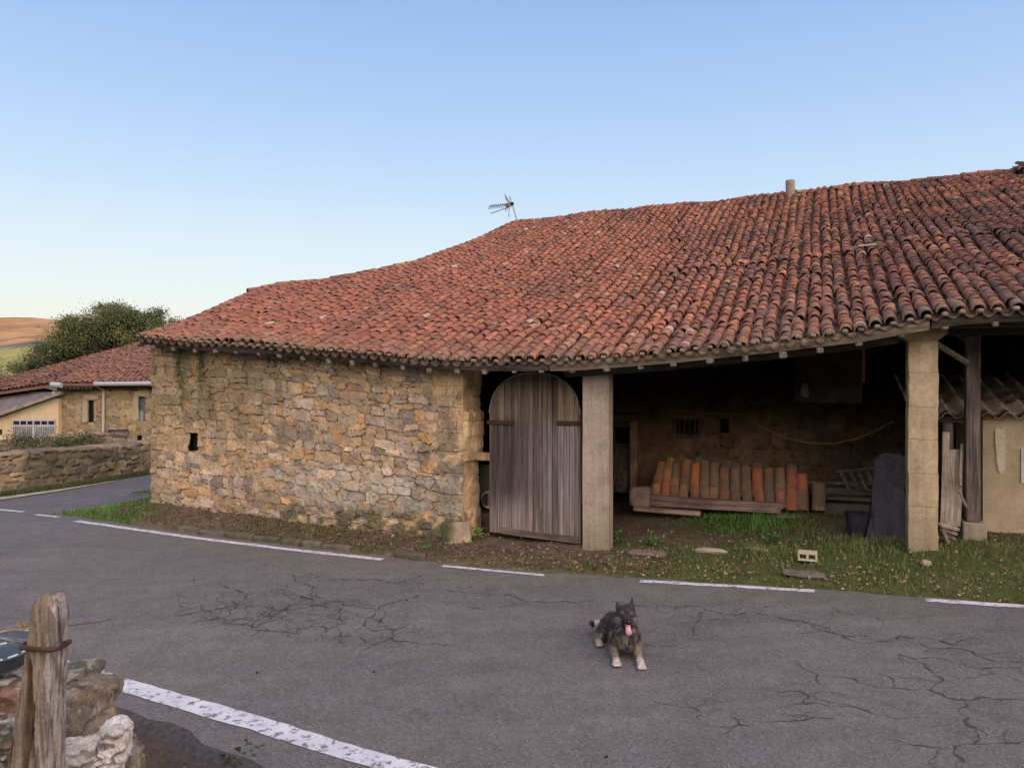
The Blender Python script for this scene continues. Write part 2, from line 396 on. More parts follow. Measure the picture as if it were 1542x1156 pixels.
# painted lines
def paint():
    m, nt, b = newmat('worn road paint'); v = ocoord(nt)
    n1 = nz(nt, 14, 6, v, .75); n2 = nz(nt, 130, 3, v, .8); n3 = nz(nt, 4, 4, v, .6)
    wh = ramp(nt, n3, [(.3, (.42, .43, .46)), (.7, (.56, .57, .60))])
    c = mix(nt, wh, (.10, .095, .095), ramp(nt, n1, [(.53, (0, 0, 0)), (.59, (.9,)*3)]))
    c = mix(nt, c, ramp(nt, n2, [(.3, (.8,)*3), (.6, (1.08,)*3)]), 1, 'MULTIPLY')
    nt.links.new(c, b.inputs['Base Color']); b.inputs['Roughness'].default_value = .8; bump(nt, b, n2, .4, .004); return m
M_paint = paint()
def line(pts, width, name='edge_line', side=1):
    P = [onroad(*p)[:2] for p in pts]; out = []
    # resample
    seg = [np.linalg.norm(np.array(b)-a) for a, b in zip(P, P[1:])]; L = np.concatenate([[0], np.cumsum(seg)])
    n = max(3, int(L[-1]/.06)); P = np.array(P)
    xs = np.interp(np.linspace(0, L[-1], n), L, P[:, 0]); ys = np.interp(np.linspace(0, L[-1], n), L, P[:, 1])
    d = np.gradient(np.c_[xs, ys], axis=0); d /= np.linalg.norm(d, axis=1)[:, None]; nn = np.c_[-d[:, 1], d[:, 0]]
    j0 = (vn(np.c_[xs*9, ys*9], 1, 5, 2)-.5)*.03; j1 = (vn(np.c_[xs*9, ys*9], 1, 6, 2)-.5)*.03
    a = np.c_[xs, ys]+nn*j0[:, None]; b_ = np.c_[xs, ys]+nn*(side*width+j1)[:, None]
    V = np.stack([a, b_], 1).reshape(-1, 2); V = np.c_[V, Rz(V[:, 0])+.005]
    return np_mesh(name, V, grid_faces(n, 2), M_paint, parent=road)
line([(120, 783.5), (300, 809), (450, 827), (580, 841)], .115, side=-1)
line([(668, 851), (745, 858), (822, 865)], .08, side=-1)
line([(965, 873), (1100, 880.5), (1227, 888)], .10, side=-1)
line([(1393, 901), (1470, 906), (1600, 915)], .11, side=-1)
line([(-5, 766), (40, 770)], .09, side=-1); line([(58, 774), (92, 778)], .09, side=-1)
line([(-300, 921), (-60, 957), (60, 983), (135, 1003), (218, 1030), (336, 1063), (400, 1081), (518, 1118), (654, 1156), (800, 1198)], .17, side=-1)

# cracks: thin dark tar-filled fissures
CR = []
def cz(o, k, pts): CR.append([(o[0]+x/k, o[1]+y/k) for x, y in pts])
o7, k7 = (900, 800), 2.402
for pl in [[(0,250),(100,258),(220,268),(340,270),(400,285),(520,300),(560,290),(620,305),(740,322),(830,345),(880,375),(960,405),(1050,395),(1200,420),(1350,432),(1420,465),(1542,475)],
  [(340,275),(375,310),(350,360),(330,380)], [(715,470),(745,500),(800,520),(820,560)], [(820,525),(950,548),(1080,565),(1200,572),(1260,600),(1400,598),(1542,608)],
  [(1190,475),(1215,510),(1250,540),(1215,580)], [(1310,600),(1305,650),(1340,700),(1368,760),(1290,790),(1300,855)], [(1090,760),(1200,780),(1290,790)],
  [(1368,768),(1500,765),(1542,760)], [(580,565),(740,580),(750,625),(860,632),(960,645),(1050,670)], [(280,625),(340,635),(378,655),(370,690)], [(378,655),(440,640)],
  [(480,670),(510,680),(520,700),(600,730)], [(600,690),(760,675),(900,690)], [(1080,445),(1180,460),(1300,470),(1390,500),(1542,490)], [(1050,395),(1100,380),(1250,400),(1340,415)],
  [(740,322),(800,360),(900,380),(1000,385)], [(400,285),(360,300),(400,320),(520,310)], [(1390,500),(1542,545)], [(480,290),(560,275),(600,290)], [(160,405),(240,415),(300,412)]]: cz(o7, k7, pl)
o6, k6 = (200, 850), 2.203
for pl in [[(130,170),(200,160),(300,145),(360,120),(380,95),(480,90),(540,100),(640,120),(700,130),(760,145),(810,150),(880,120),(960,95)],
  [(180,190),(260,180),(340,195),(400,210),(450,190),(520,180),(560,210),(630,205),(660,245),(740,240),(790,265),(860,240),(900,270)], [(640,230),(690,160),(700,130),(740,115)],
  [(810,150),(770,185),(800,220),(850,215),(920,195)], [(810,150),(830,200),(860,240)], [(360,120),(400,140),(470,150),(560,145),(600,135),(690,150)], [(280,65),(340,80),(380,95)],
  [(300,145),(320,185),(400,185),(460,170),(520,150)], [(520,30),(540,60),(600,80),(620,110)], [(540,40),(700,50),(850,60),(930,45),(960,35)], [(930,45),(970,65),(930,80)],
  [(1020,85),(1130,95),(1250,100),(1310,125),(1400,125),(1540,120)], [(1310,125),(1200,145),(1110,142)], [(1350,80),(1410,60)], [(790,265),(950,262),(1070,265)], [(230,200),(320,150),(330,120)],
  [(400,210),(420,180),(440,150)], [(520,180),(500,150),(560,120)], [(470,150),(450,190)], [(600,135),(560,110),(500,100)], [(560,210),(540,230),(460,220),(380,215)], [(250,150),(230,180)]]: cz(o6, k6, pl)
paths = [(np.array([onroad(*p)[:2] for p in pl]), 1.0 if i < 20 else 1.1) for i, pl in enumerate(CR)]
rc = np.random.RandomState(4)
# side twigs
for P, k in list(paths):
    for j in range(max(1, len(P)-1)):
        if rc.rand() < .75:
            f_ = rc.rand(); a = P[j]+(P[j+1]-P[j])*f_ if j+1 < len(P) else P[j]; th_ = rc.uniform(0, math.tau); L = rc.uniform(.08, .32)
            q1 = a+L*.5*np.array([math.cos(th_), math.sin(th_)]); q2 = q1+L*.5*np.array([math.cos(th_+.6*rc.randn()), math.sin(th_+.6*rc.randn())]); paths.append((np.array([a, q1, q2]), .5))
# crackle cells (jittered hexagons) inside worn patches
def crackle(cx_, cy_, rx, ry, cell, keep, wk):
    c = onroad(cx_, cy_)[:2]; l = onroad(cx_-rx, cy_)[:2]; u = onroad(cx_, cy_-ry)[:2]; ax_ = l-c; ay_ = u-c; La, Lb = np.linalg.norm(ax_), np.linalg.norm(ay_); ax_ /= La; ay_ /= Lb
    def hv(i, j, k):
        x = cell*1.5*i+(0 if k == 0 else cell*.5)*1.0; y = cell*.866*(2*j+(i % 2)); x += 0 if k == 0 else cell*.5
        h1 = _h(np.array([i]), np.array([j]), np.array([k]), 7)[0]-.5; h2 = _h(np.array([i]), np.array([j]), np.array([k]), 8)[0]-.5
        return np.array([x+h1*cell*.9, y+h2*cell*.9])
    n_i, n_j = int(La/cell/1.5)+1, int(Lb/cell/1.73)+1
    for i in range(-n_i, n_i+1):
        for j in range(-n_j, n_j+1):
            v0, v1 = hv(i, j, 0), hv(i, j, 1); o_ = 1 if i % 2 else 0
            nb = [hv(i+1, j+o_-0 if i % 2 else j, 0), hv(i+1, (j+o_) - 1 if not i % 2 else j, 0)]
            for e_ in [(v0, v1)]+[(v1, b_) for b_ in nb]:
                m_ = (e_[0]+e_[1])/2; r = math.hypot(m_[0]/La, m_[1]/Lb)
                if r < 1 and rc.rand() < keep*(1.25-.8*r) and np.linalg.norm(e_[0]-e_[1]) < cell*2.4: paths.append((np.array([c+ax_*p[0]+ay_*p[1] for p in e_]), wk*rc.uniform(.4, 1)))
crackle(395, 912, 140, 34, .14, .9, .9); crackle(545, 932, 95, 38, .2, .8, .95); crackle(1120, 905, 160, 22, .22, .35, .55); crackle(1430, 975, 120, 30, .3, .38, .6); crackle(1250, 935, 130, 22, .22, .4, .6); crackle(640, 875, 170, 14, .3, .3, .5)
V, Fq = [], []; nV = 0
for ci, (P, wk) in enumerate(paths):
    seg = np.linalg.norm(np.diff(P, axis=0), axis=1); L = np.concatenate([[0], np.cumsum(seg)])
    if L[-1] < .03: continue
    Q = P.copy()
    while np.linalg.norm(np.diff(Q, axis=0), axis=1).max() > .035:
        D_ = np.diff(Q, axis=0); Mx = (Q[1:]+Q[:-1])/2+np.c_[-D_[:, 1], D_[:, 0]]*rc.uniform(-.24, .24, (len(D_), 1)); R_ = np.empty((len(Q)+len(Mx), 2)); R_[0::2] = Q; R_[1::2] = Mx; Q = R_
    n = len(Q); tt = np.linspace(0, L[-1], n); Q[1:-1] = Q[1:-1]*.6+(Q[:-2]+Q[2:])*.2
    d = np.gradient(Q, axis=0); d /= np.linalg.norm(d, axis=1)[:, None]+1e-9; nn = np.c_[-d[:, 1], d[:, 0]]
    wd = (.0018+.009*sst(vn(Q, 14, 42, 3), .38, .76))*np.clip(np.minimum(tt, L[-1]-tt)/.12, .35, 1)*wk
    if wk < .99: wd = np.maximum(wd, .0022)
    VV = np.stack([Q+nn*wd[:, None], Q-nn*wd[:, None]], 1).reshape(-1, 2); V.append(np.c_[VV, Rz(VV[:, 0])+.003+.0006*(ci % 3)]); Fq.append(grid_faces(n, 2)+nV); nV += len(VV)
M_crack = pmat('crack fill', (.034, .033, .033), (.066, .063, .063), 20, .95)
np_mesh('cracks', np.concatenate(V), np.concatenate(Fq), M_crack, parent=road)

# far hills
def blend0(col, m, c): m = np.clip(m, 0, 1)[:, None]; return col*(1-m)+np.array(c)*m
hx = np.linspace(-2400, 1500, 420); hy = np.linspace(1150, 2700, 150)
HX, HY = np.meshgrid(hx, hy, indexing='ij'); HX = HX.ravel(); HY = HY.ravel()
ax = HX/HY*F+CX      # bearing only used to shape the skyline profile
prof = np.interp(HX/HY, [-1.1, -.75, -.69, -.63, -.58, -.50, -.40, 0, .6], [.10, .085, .091, .090, .085, .074, .05, .02, .02])
hz = prof*HY*np.interp(HY, [1150, 1500, 2000, 2500, 2700], [.0, .38, .80, 1.0, .9])
hz += (vn(np.c_[HX, HY], 1/260., 61, 4)-.5)*26*sst(HY, 1200, 1600)-8
ch = np.zeros((len(hx)*len(hy), 3)); ang = hz/HY
n1 = vn(np.c_[HX, HY*.6], 1/90., 62, 4)[:, None]; n2 = vn(np.c_[HX, HY], 1/35., 63, 3)[:, None]
moor = np.array([.37, .235, .14])*(1-n1)+np.array([.27, .17, .09])*n1; forest = np.array([.075, .09, .075]); field = np.array([.24, .235, .10]); low = np.array([.07, .08, .06])  # dark forest and low tones also carry the hill foot's shade in the colour
n3_ = vn(np.c_[HX, HY*.5], 1/60., 66, 4)-.5; f1 = sst(ang+.030*n3_, .056, .062)[:, None]; f2 = sst(ang+.028*n3_, .044, .048)[:, None]; f3 = sst(ang+.015*n3_, .010, .014)[:, None]
ch = low*(1-f3)+field*f3; ch = ch*(1-f2)+forest*(1+.8*n2)*f2; ch = ch*(1-f1)+moor*f1
hd = (np.abs(((HX*.8+HY*.6)/130) % 1-.5) < .035)|(np.abs(((HX*.5-HY*.8)/170) % 1-.5) < .03); ch = blend0(ch, .7*hd*(1-f1[:, 0])*(vn(np.c_[HX, HY], 1/50., 67, 2) > .42), (.06, .075, .04)); sp_ = vn(np.c_[HX, HY*.35], 1/26., 69, 3); ch = blend0(ch, .55*sst(sp_, .56, .68), (.13, .11, .06)); ch *= (.75+.5*n2)*.9
M_hill = vmat('distant hillside', .02, .008, .85, 1.15, 0, .1, 1, 0)
hl = np_mesh('hills', np.c_[HX, HY, hz], grid_faces(len(hx), len(hy)), M_hill, ch, smooth=True); tag(hl, kind='structure')
# ================================================================== BARN
_es, _ez = [], []
for x, y in [(215, 511), (300, 519), (460, 529), (640, 544), (740, 550), (860, 548), (1000, 537), (1150, 521), (1300, 503), (1400, 484), (1440, 478), (1542, 472)]:
    s, z = bz(x, y, -.35); _es.append(s); _ez.append(z)
_es += [14]; _ez += [_ez[-1]+.03]
SL = _es[0]+.0                      # left end of the roof
def zeave(s): return np.interp(s, _es, _ez)
RIDGE_T = 10.0
def zridge(s):
    s = np.asarray(s, float); return 6.58+.17*sst(s, -3, 9)*1.0
def roofz(s, t):
    s = np.asarray(s, float); t = np.asarray(t, float)
    f = (t+.35)/(RIDGE_T+.35); z = zeave(s)*(1-f)+zridge(s)*f
    z = z-.10*np.sin(np.pi*np.clip(f, 0, 1))
    z = z+.035*np.sin(s*1.3+t*.5)*np.sin(t*.9+1)+.02*np.sin(s*2.9+2)*np.sin(t*1.7)
    z = z+.10*sst(-s, 3.9, 5.9)*sst(t, 0, 2.3)
    z = z+.05*sst(t, 3.85, 3.35)*0
    z = z+.13*(s > 8.35)*1.0
    return z
def tmax(s):
    s = np.asarray(s, float)
    return np.where(s < -3.75, 2.45+(s+5.9)*(5.45-2.45)/(5.9-3.75), np.minimum(RIDGE_T, 5.45+(s+3.75)*(4.55/.66)))
barn = thing('barn', 'long old rubble stone barn with sagging red clay tile roof and open pillared porch', 'barn', B(0, 0, .06))

# --- tiles -------------------------------------------------
def tile_template(w0, w1, h0, h1, L, n=7, th=.013):
    """half pipe along +y (uphill), w0/h0 at the low end"""
    V = []
    for k, (yy, w_, h_) in enumerate(((0, w0, h0), (L, w1, h1))):
        for i in range(n):
            a = math.pi*i/(n-1); V.append((-math.cos(a)*w_/2, yy, math.sin(a)*h_))
    for i in range(n):
        a = math.pi*i/(n-1); V.append((-math.cos(a)*(w0/2-th), .0, math.sin(a)*(h0-th)))
    for i in range(n):
        a = math.pi*i/(n-1); V.append((-math.cos(a)*(w0/2-th), .10, math.sin(a)*(h0-th)))
    Fc = []
    for i in range(n-1):
        Fc.append((i, i+1, n+i+1, n+i)); Fc.append((2*n+i, 2*n+i+1, i+1, i)); Fc.append((3*n+i, 3*n+i+1, 2*n+i+1, 2*n+i))
    return np.array(V), np.array(Fc)
def place(templ, Pos, X, Y, Z, colr):
    V, Fc = templ; n = len(V)
    W = Pos[:, None, :]+V[None, :, 0, None]*X[:, None, :]+V[None, :, 1, None]*Y[:, None, :]+V[None, :, 2, None]*Z[:, None, :]
    Ff = (Fc[None]+(np.arange(len(Pos))*n)[:, None, None]).reshape(-1, Fc.shape[1])
    return W.reshape(-1, 3), Ff, np.repeat(colr, n, 0)
def frame(s, t, yaw, pitch, dz=0, roll=0):
    e = .05
    P = Bn(s, t, roofz(s, t)+dz); Pu = Bn(s, t+e, roofz(s, t+e)+dz); Pe = Bn(s+e, t, roofz(s, t)+dz)
    zc = np.clip(s, -99, 8.3); 
    y = Pu-P; y /= np.linalg.norm(y, axis=1)[:, None]; x = Pe-P; 
    x[:, 2] = (roofz(np.where(s > 8.3, s, np.minimum(s+e, 8.3)), t)-roofz(s, t)); x /= np.linalg.norm(x, axis=1)[:, None]
    z = np.cross(x, y); z /= np.linalg.norm(z, axis=1)[:, None]; x = np.cross(y, z)
    c, s_ = np.cos(yaw)[:, None], np.sin(yaw)[:, None]; x, y = x*c+y*s_, y*c-x*s_
    c, s_ = np.cos(pitch)[:, None], np.sin(pitch)[:, None]; y, z = y*c+z*s_, z*c-y*s_
    c, s_ = np.cos(roll)[:, None], np.sin(roll)[:, None]; x, z = x*c+z*s_, z*c-x*s_
    return P, x, y, z
TP = .157
pal = np.array([(.27, .112, .073), (.235, .096, .066), (.20, .085, .062), (.31, .145, .085), (.155, .078, .064), (.12, .078, .066), (.28, .18, .125), (.205, .10, .074), (.25, .125, .085)])
pal = pal*np.array([1.0, 1.0, .90])
pw = np.array([.22, .21, .16, .09, .08, .05, .03, .09, .07])
def tile_colors(s, t, n, dark=0):
    c = pal[RS.choice(len(pal), n, p=pw)]*(RS.uniform(.8, 1.2, (n, 1)))
    P = np.c_[s, t]; l = vn(P*[1, .5], 1.3, 71, 4)
    cl_ = vn(np.c_[np.round(s/TP)*3.7, t*.35], 1.0, 79, 3)[:, None]; c = c*(.72+.56*cl_); ev = (.35*sst(-s, -3.5, 1.0))[:, None]; c = c*(1-ev)+np.array([.235, .095, .066])*ev
    d = sst(l, .50, .70)[:, None]; c = c*(1-.38*d)+np.array([.10, .062, .055])*.38*d          # lichen-darkened areas
    dr = (dark*sst(vn(P, 2.2, 73, 3), .35, .6))[:, None]; c = c*(1-dr)+np.array([.055, .043, .038])*dr
    edge = (.65*np.exp(-(t+.35)/.28)*(RS.uniform(.3, 1, n)))[:, None]; c = c*(1-edge)+np.array([.16, .125, .085])*edge
    old = RS.rand(n) < .006; c[old] = np.array([.34, .26, .215])
    return c
cols = np.arange(SL+.02, 13.2, TP)
S1, T1, R1 = [], [], []
for ci, s0 in enumerate(cols):
    tm = float(tmax(s0)); t = -.43+RS.uniform(-.03, .03); k = 0
    wob = RS.uniform(-.03, .03)
    while t < tm-.05:
        S1.append(s0+wob*math.sin(t*.8+ci)); T1.append(t); R1.append(k); t += .195*RS.uniform(.8, 1.15)*(1 if t > .0 else .62); k += 1
S1 = np.array(S1); T1 = np.array(T1); n = len(S1)
S1 = S1+RS.normal(0, .008, n)
# disturbed zones: the seam where the porch roof joins, slipped tiles at the right front
seam = np.exp(-((T1-3.6)/.16)**2)*(S1 > 2.2)*(S1 < 8.3)
slip = np.exp(-(((S1-4.3)/1.4)**2+((T1-.45)/.28)**2))
rough = .25+1.8*seam+2.4*slip+.6*sst(vn(np.c_[S1, T1], 1.1, 75, 3), .6, .8)
yaw = RS.normal(0, .05, n)*(.5+rough); pit = -.055+RS.normal(0, .022, n)*rough-.05*slip*0; rol = RS.normal(0, .06, n)*rough
dz = .045+RS.uniform(0, .016, n)+.03*seam+.022*slip*RS.rand(n)+.02
darkc = sst(S1, 2.0, 5.2)*.45*sst(9.5-T1, 0, 3)+.25*sst(S1, 6, 8)+(S1 > 8.35)*.3
P, X, Y, Z = frame(S1, T1, yaw, pit, dz, rol)
jit = RS.normal(0, 1, (n, 1))*.010*np.minimum(rough, 2)[:, None]; P = P+Y*jit*3
c1 = tile_colors(S1, T1, n, darkc)
cover = tile_template(.134, .108, .063, .050, .31)
V1, F1, C1 = place(cover, P, X, Y, Z, c1)
# channel tiles between the covers
S2, T2 = [], []
for s0 in cols[:-1]+TP/2:
    if abs(s0-8.35) < .1: pass
    tm = float(tmax(s0)); t = -.46
    while t < tm-.1: S2.append(s0); T2.append(t); t += .30
S2 = np.array(S2); T2 = np.array(T2); n2 = len(S2)
P, X, Y, Z = frame(S2, T2, RS.normal(0, .02, n2), np.full(n2, -.035), np.full(n2, .062), np.zeros(n2))
c2 = tile_colors(S2, T2, n2, .5)*.75
V2, F2, C2 = place(tile_template(.125, .138, -.047, -.05, .36, 6, .011), P, X, Y, Z, c2)
# mortar plugs under the eave covers
# bend in mossy mortar colour as small lumps
# ridge and verge caps
RC = []
def cap_line(p0s, count, wid=.2, ht=.085, colk=1):
    """p0s: function u->(s,t,dz)"""
    us = np.linspace(0, 1, count); out = []
    W = [np.array(Bn(*p0s(u))) for u in us]
    for a, b_ in zip(W[:-1], W[1:]):
        y = b_-a; L = np.linalg.norm(y); y /= L; x = np.cross(y, [0, 0, 1]); x /= np.linalg.norm(x); z = np.cross(x, y)
        out.append((a, x, y, z, L))
    return out
def ridge_pt(u):
    s = -3.1+u*(8.35+3.1); return s, 10.02, float(roofz(s, 10.0))+.035+.012*math.sin(s*5)
def ridge_pt2(u):
    s = 8.35+u*(13.2-8.35); return s, 10.02, float(roofz(s, 10.0))+.04
def wing_pt(u):
    s = -5.88+u*(5.88-3.75); t = float(tmax(s)); return s, t+.03, float(roofz(s, t))+.04+.01*math.sin(s*9)
Vc, Fc_, Cc = [], [], []; off = 0
for fn, cnt in ((ridge_pt, 36), (ridge_pt2, 14), (wing_pt, 14)):
    for (a, x, y, z, L) in cap_line(fn, cnt):
        tv, tf = tile_template(.21, .17, .095, .075, L*1.18)
        zz = z+y*RS.normal(0, .02)
        a = a+z*RS.uniform(-.006, .012)
        Vc.append(a+tv[:, :1]*x+tv[:, 1:2]*y+tv[:, 2:]*zz); Fc_.append(tf+off); off += len(tv)
        Cc.append(np.repeat([pal[RS.choice(len(pal))]*RS.uniform(.7, 1.1)*np.array([.85, .95, 1.0])], len(tv), 0))
# main verge caps on the left slope of the main roof (s=-3.75, t 5.4..10) and left end verge
for (s0, ta_, tb_) in ((-3.82, 5.35, 10.0), (SL-.03, -.35, 2.5)):
    k = int((tb_-ta_)/.27)
    for i in range(k):
        t = ta_+i*.27; sA = s0+(.66*(t-5.35)/4.65 if s0 > -4 else 0); sB = s0+(.66*(t+.3-5.35)/4.65 if s0 > -4 else 0); a = np.array(Bn(sA, t, float(roofz(sA, t))+.045)); b_ = np.array(Bn(sB, t+.3, float(roofz(sB, t+.3))+.035))
        y = b_-a; y /= np.linalg.norm(y); x = np.cross(y, [0, 0, 1]); x /= np.linalg.norm(x); z = np.cross(x, y)
        tv, tf = tile_template(.19, .15, .085, .07, .36)
        Vc.append(a+tv[:, :1]*x+tv[:, 1:2]*y+tv[:, 2:]*z); Fc_.append(tf+off); off += len(tv)
        Cc.append(np.repeat([pal[RS.choice(len(pal))]*RS.uniform(.7, 1.05)], len(tv), 0))
V3, F3, C3 = np.concatenate(Vc), np.concatenate(Fc_), np.concatenate(Cc)
roof = None
# roof deck (boards) with back slopes, as the carrier of the tiles
sd = np.sort(np.r_[np.arange(SL-.02, 13.3, .18), np.arange(-3.72, -3.0, .04), [-3.7505, -3.7495, 8.349, 8.351]]); deckV = []; nt_ = 22
for s in sd:
    tm = float(tmax(s)); tt = np.concatenate([np.linspace(-.36, tm, 16), tm+np.array([.02, 1.2, 2.8, 4.4, 6.0, 7.6]) if s >= -3.75 else tm+np.array([.02, 1.0, 2.0, 3.0, 4.0, 5.0])])
    z = np.where(tt <= tm, roofz(s, np.minimum(tt, tm)), float(roofz(s, tm))-(tt-tm)*.42)+.004
    deckV.append(Bn(s, tt, z))
deckV = np.concatenate(deckV); nd = len(sd)
low_ = deckV.copy(); low_[:, 2] -= .035
gf = grid_faces(nd, nt_)
bord = [];
def gi(i, j): return i*nt_+j
N = nd*nt_
for i in range(nd-1): bord += [(gi(i, 0), gi(i+1, 0), gi(i+1, 0)+N, gi(i, 0)+N), (gi(i, nt_-1), gi(i+1, nt_-1), gi(i+1, nt_-1)+N, gi(i, nt_-1)+N)]
for j in range(nt_-1): bord += [(gi(0, j), gi(0, j+1), gi(0, j+1)+N, gi(0, j)+N), (gi(nd-1, j), gi(nd-1, j+1), gi(nd-1, j+1)+N, gi(nd-1, j)+N)]
roof = np_mesh('roof', np.concatenate([deckV, low_]), np.concatenate([gf, gf[:, ::-1]+N, np.array(bord)]), M_deck, parent=barn)
np_mesh('roof_tiles', np.concatenate([V1, V2]), np.concatenate([F1, F2+len(V1)]), M_tile, np.concatenate([C1, C2]), parent=roof)
np_mesh('ridge_caps', V3, F3, M_tile, C3, parent=roof)
# back slope tiles for side views: simple corrugated strip
# pale mortar beads under the first row
M_bead = pmat('eave mortar', (.10, .085, .055), (.24, .20, .14), 7)
for s0 in cols:
    if -9 < s0 < 6.9:
        mv = MB(); mv.box(B(s0, -.425, float(zeave(s0))+.048), (.062, .10, .044), BR, .014); mv.build('mortar_plug', M_bead, roof, jit=.008)
# fascia boards
M_fascia = wood('grey eave board', (.11, .09, .065), (.19, .155, .11), (.28, .235, .17), 'x', rz=AW)
M_fasciad = wood('dark eave board', (.035, .03, .026), (.06, .052, .044), (.10, .085, .07), 'x', rz=AW)
def strip(s0, s1, name, mat, zo, hgt, t0, th):
    f = MB(); ss_ = np.linspace(s0, s1, max(2, int((s1-s0)/.3)+1))
    prevv = None
    for a, b_ in zip(ss_[:-1], ss_[1:]):
        za, zb = float(zeave(a))+zo, float(zeave(b_))+zo
        vs_ = [f.bm.verts.new(B(s, t, z)) for s, z in ((a, za), (b_, zb)) for t in (t0, t0+th) for z in (z, z-hgt)]
        # order: a:t0 top,low,t1 top,low ; b...
        A0, A1, A2, A3, B0, B1, B2, B3 = vs_
        for q_ in ((A0, B0, B1, A1), (A2, A3, B3, B2), (A0, A2, B2, B0), (A1, B1, B3, A3)): f.bm.faces.new(q_)
        if a == ss_[0]: f.bm.faces.new((A0, A1, A3, A2))
        if b_ == ss_[-1]: f.bm.faces.new((B0, B2, B3, B1))
    return f.build(name, mat, barn, jit=.004)
strip(_es[0]-.02, -.9, 'fascia_board', M_fasciad, .022, .05, -.395, .03)
strip(-.88, 1.35, 'fascia_board', M_greywoodh, .022, .05, -.40, .03)
strip(1.37, 5.55, 'fascia_board', M_fascia, .030, .058, -.41, .03)
strip(5.57, 12.9, 'fascia_board', M_fasciad, .022, .05, -.40, .03)
strip(1.45, 5.3, 'eave_beam', M_fasciad, -.035, .06, -.10, .09)
# rafters with pale sawn ends showing under the eave
M_raft = wood('rafter', (.10, .085, .07), (.22, .19, .16), (.34, .305, .27), 'y', rz=AW)
ri = 0
for s in np.arange(-5.62, 7.8, .405):
    s = float(s)+rnd.uniform(-.03, .03); ri += 1
    p0 = B(s, -.372, float(roofz(s, -.372))-.092); p1 = B(s, 3.4, float(roofz(s, 3.4))-.092)
    f = MB(); d = (p1-p0); x = Vector((E[0], E[1], 0)); y = d.normalized(); z = x.cross(y)
    rot = Matrix((x, y, z)).transposed()
    wd = rnd.uniform(.06, .085); f.box((p0+p1)/2, (wd, d.length, rnd.uniform(.06, .08)), rot, .012)
    f.build('rafter', M_raft, barn)

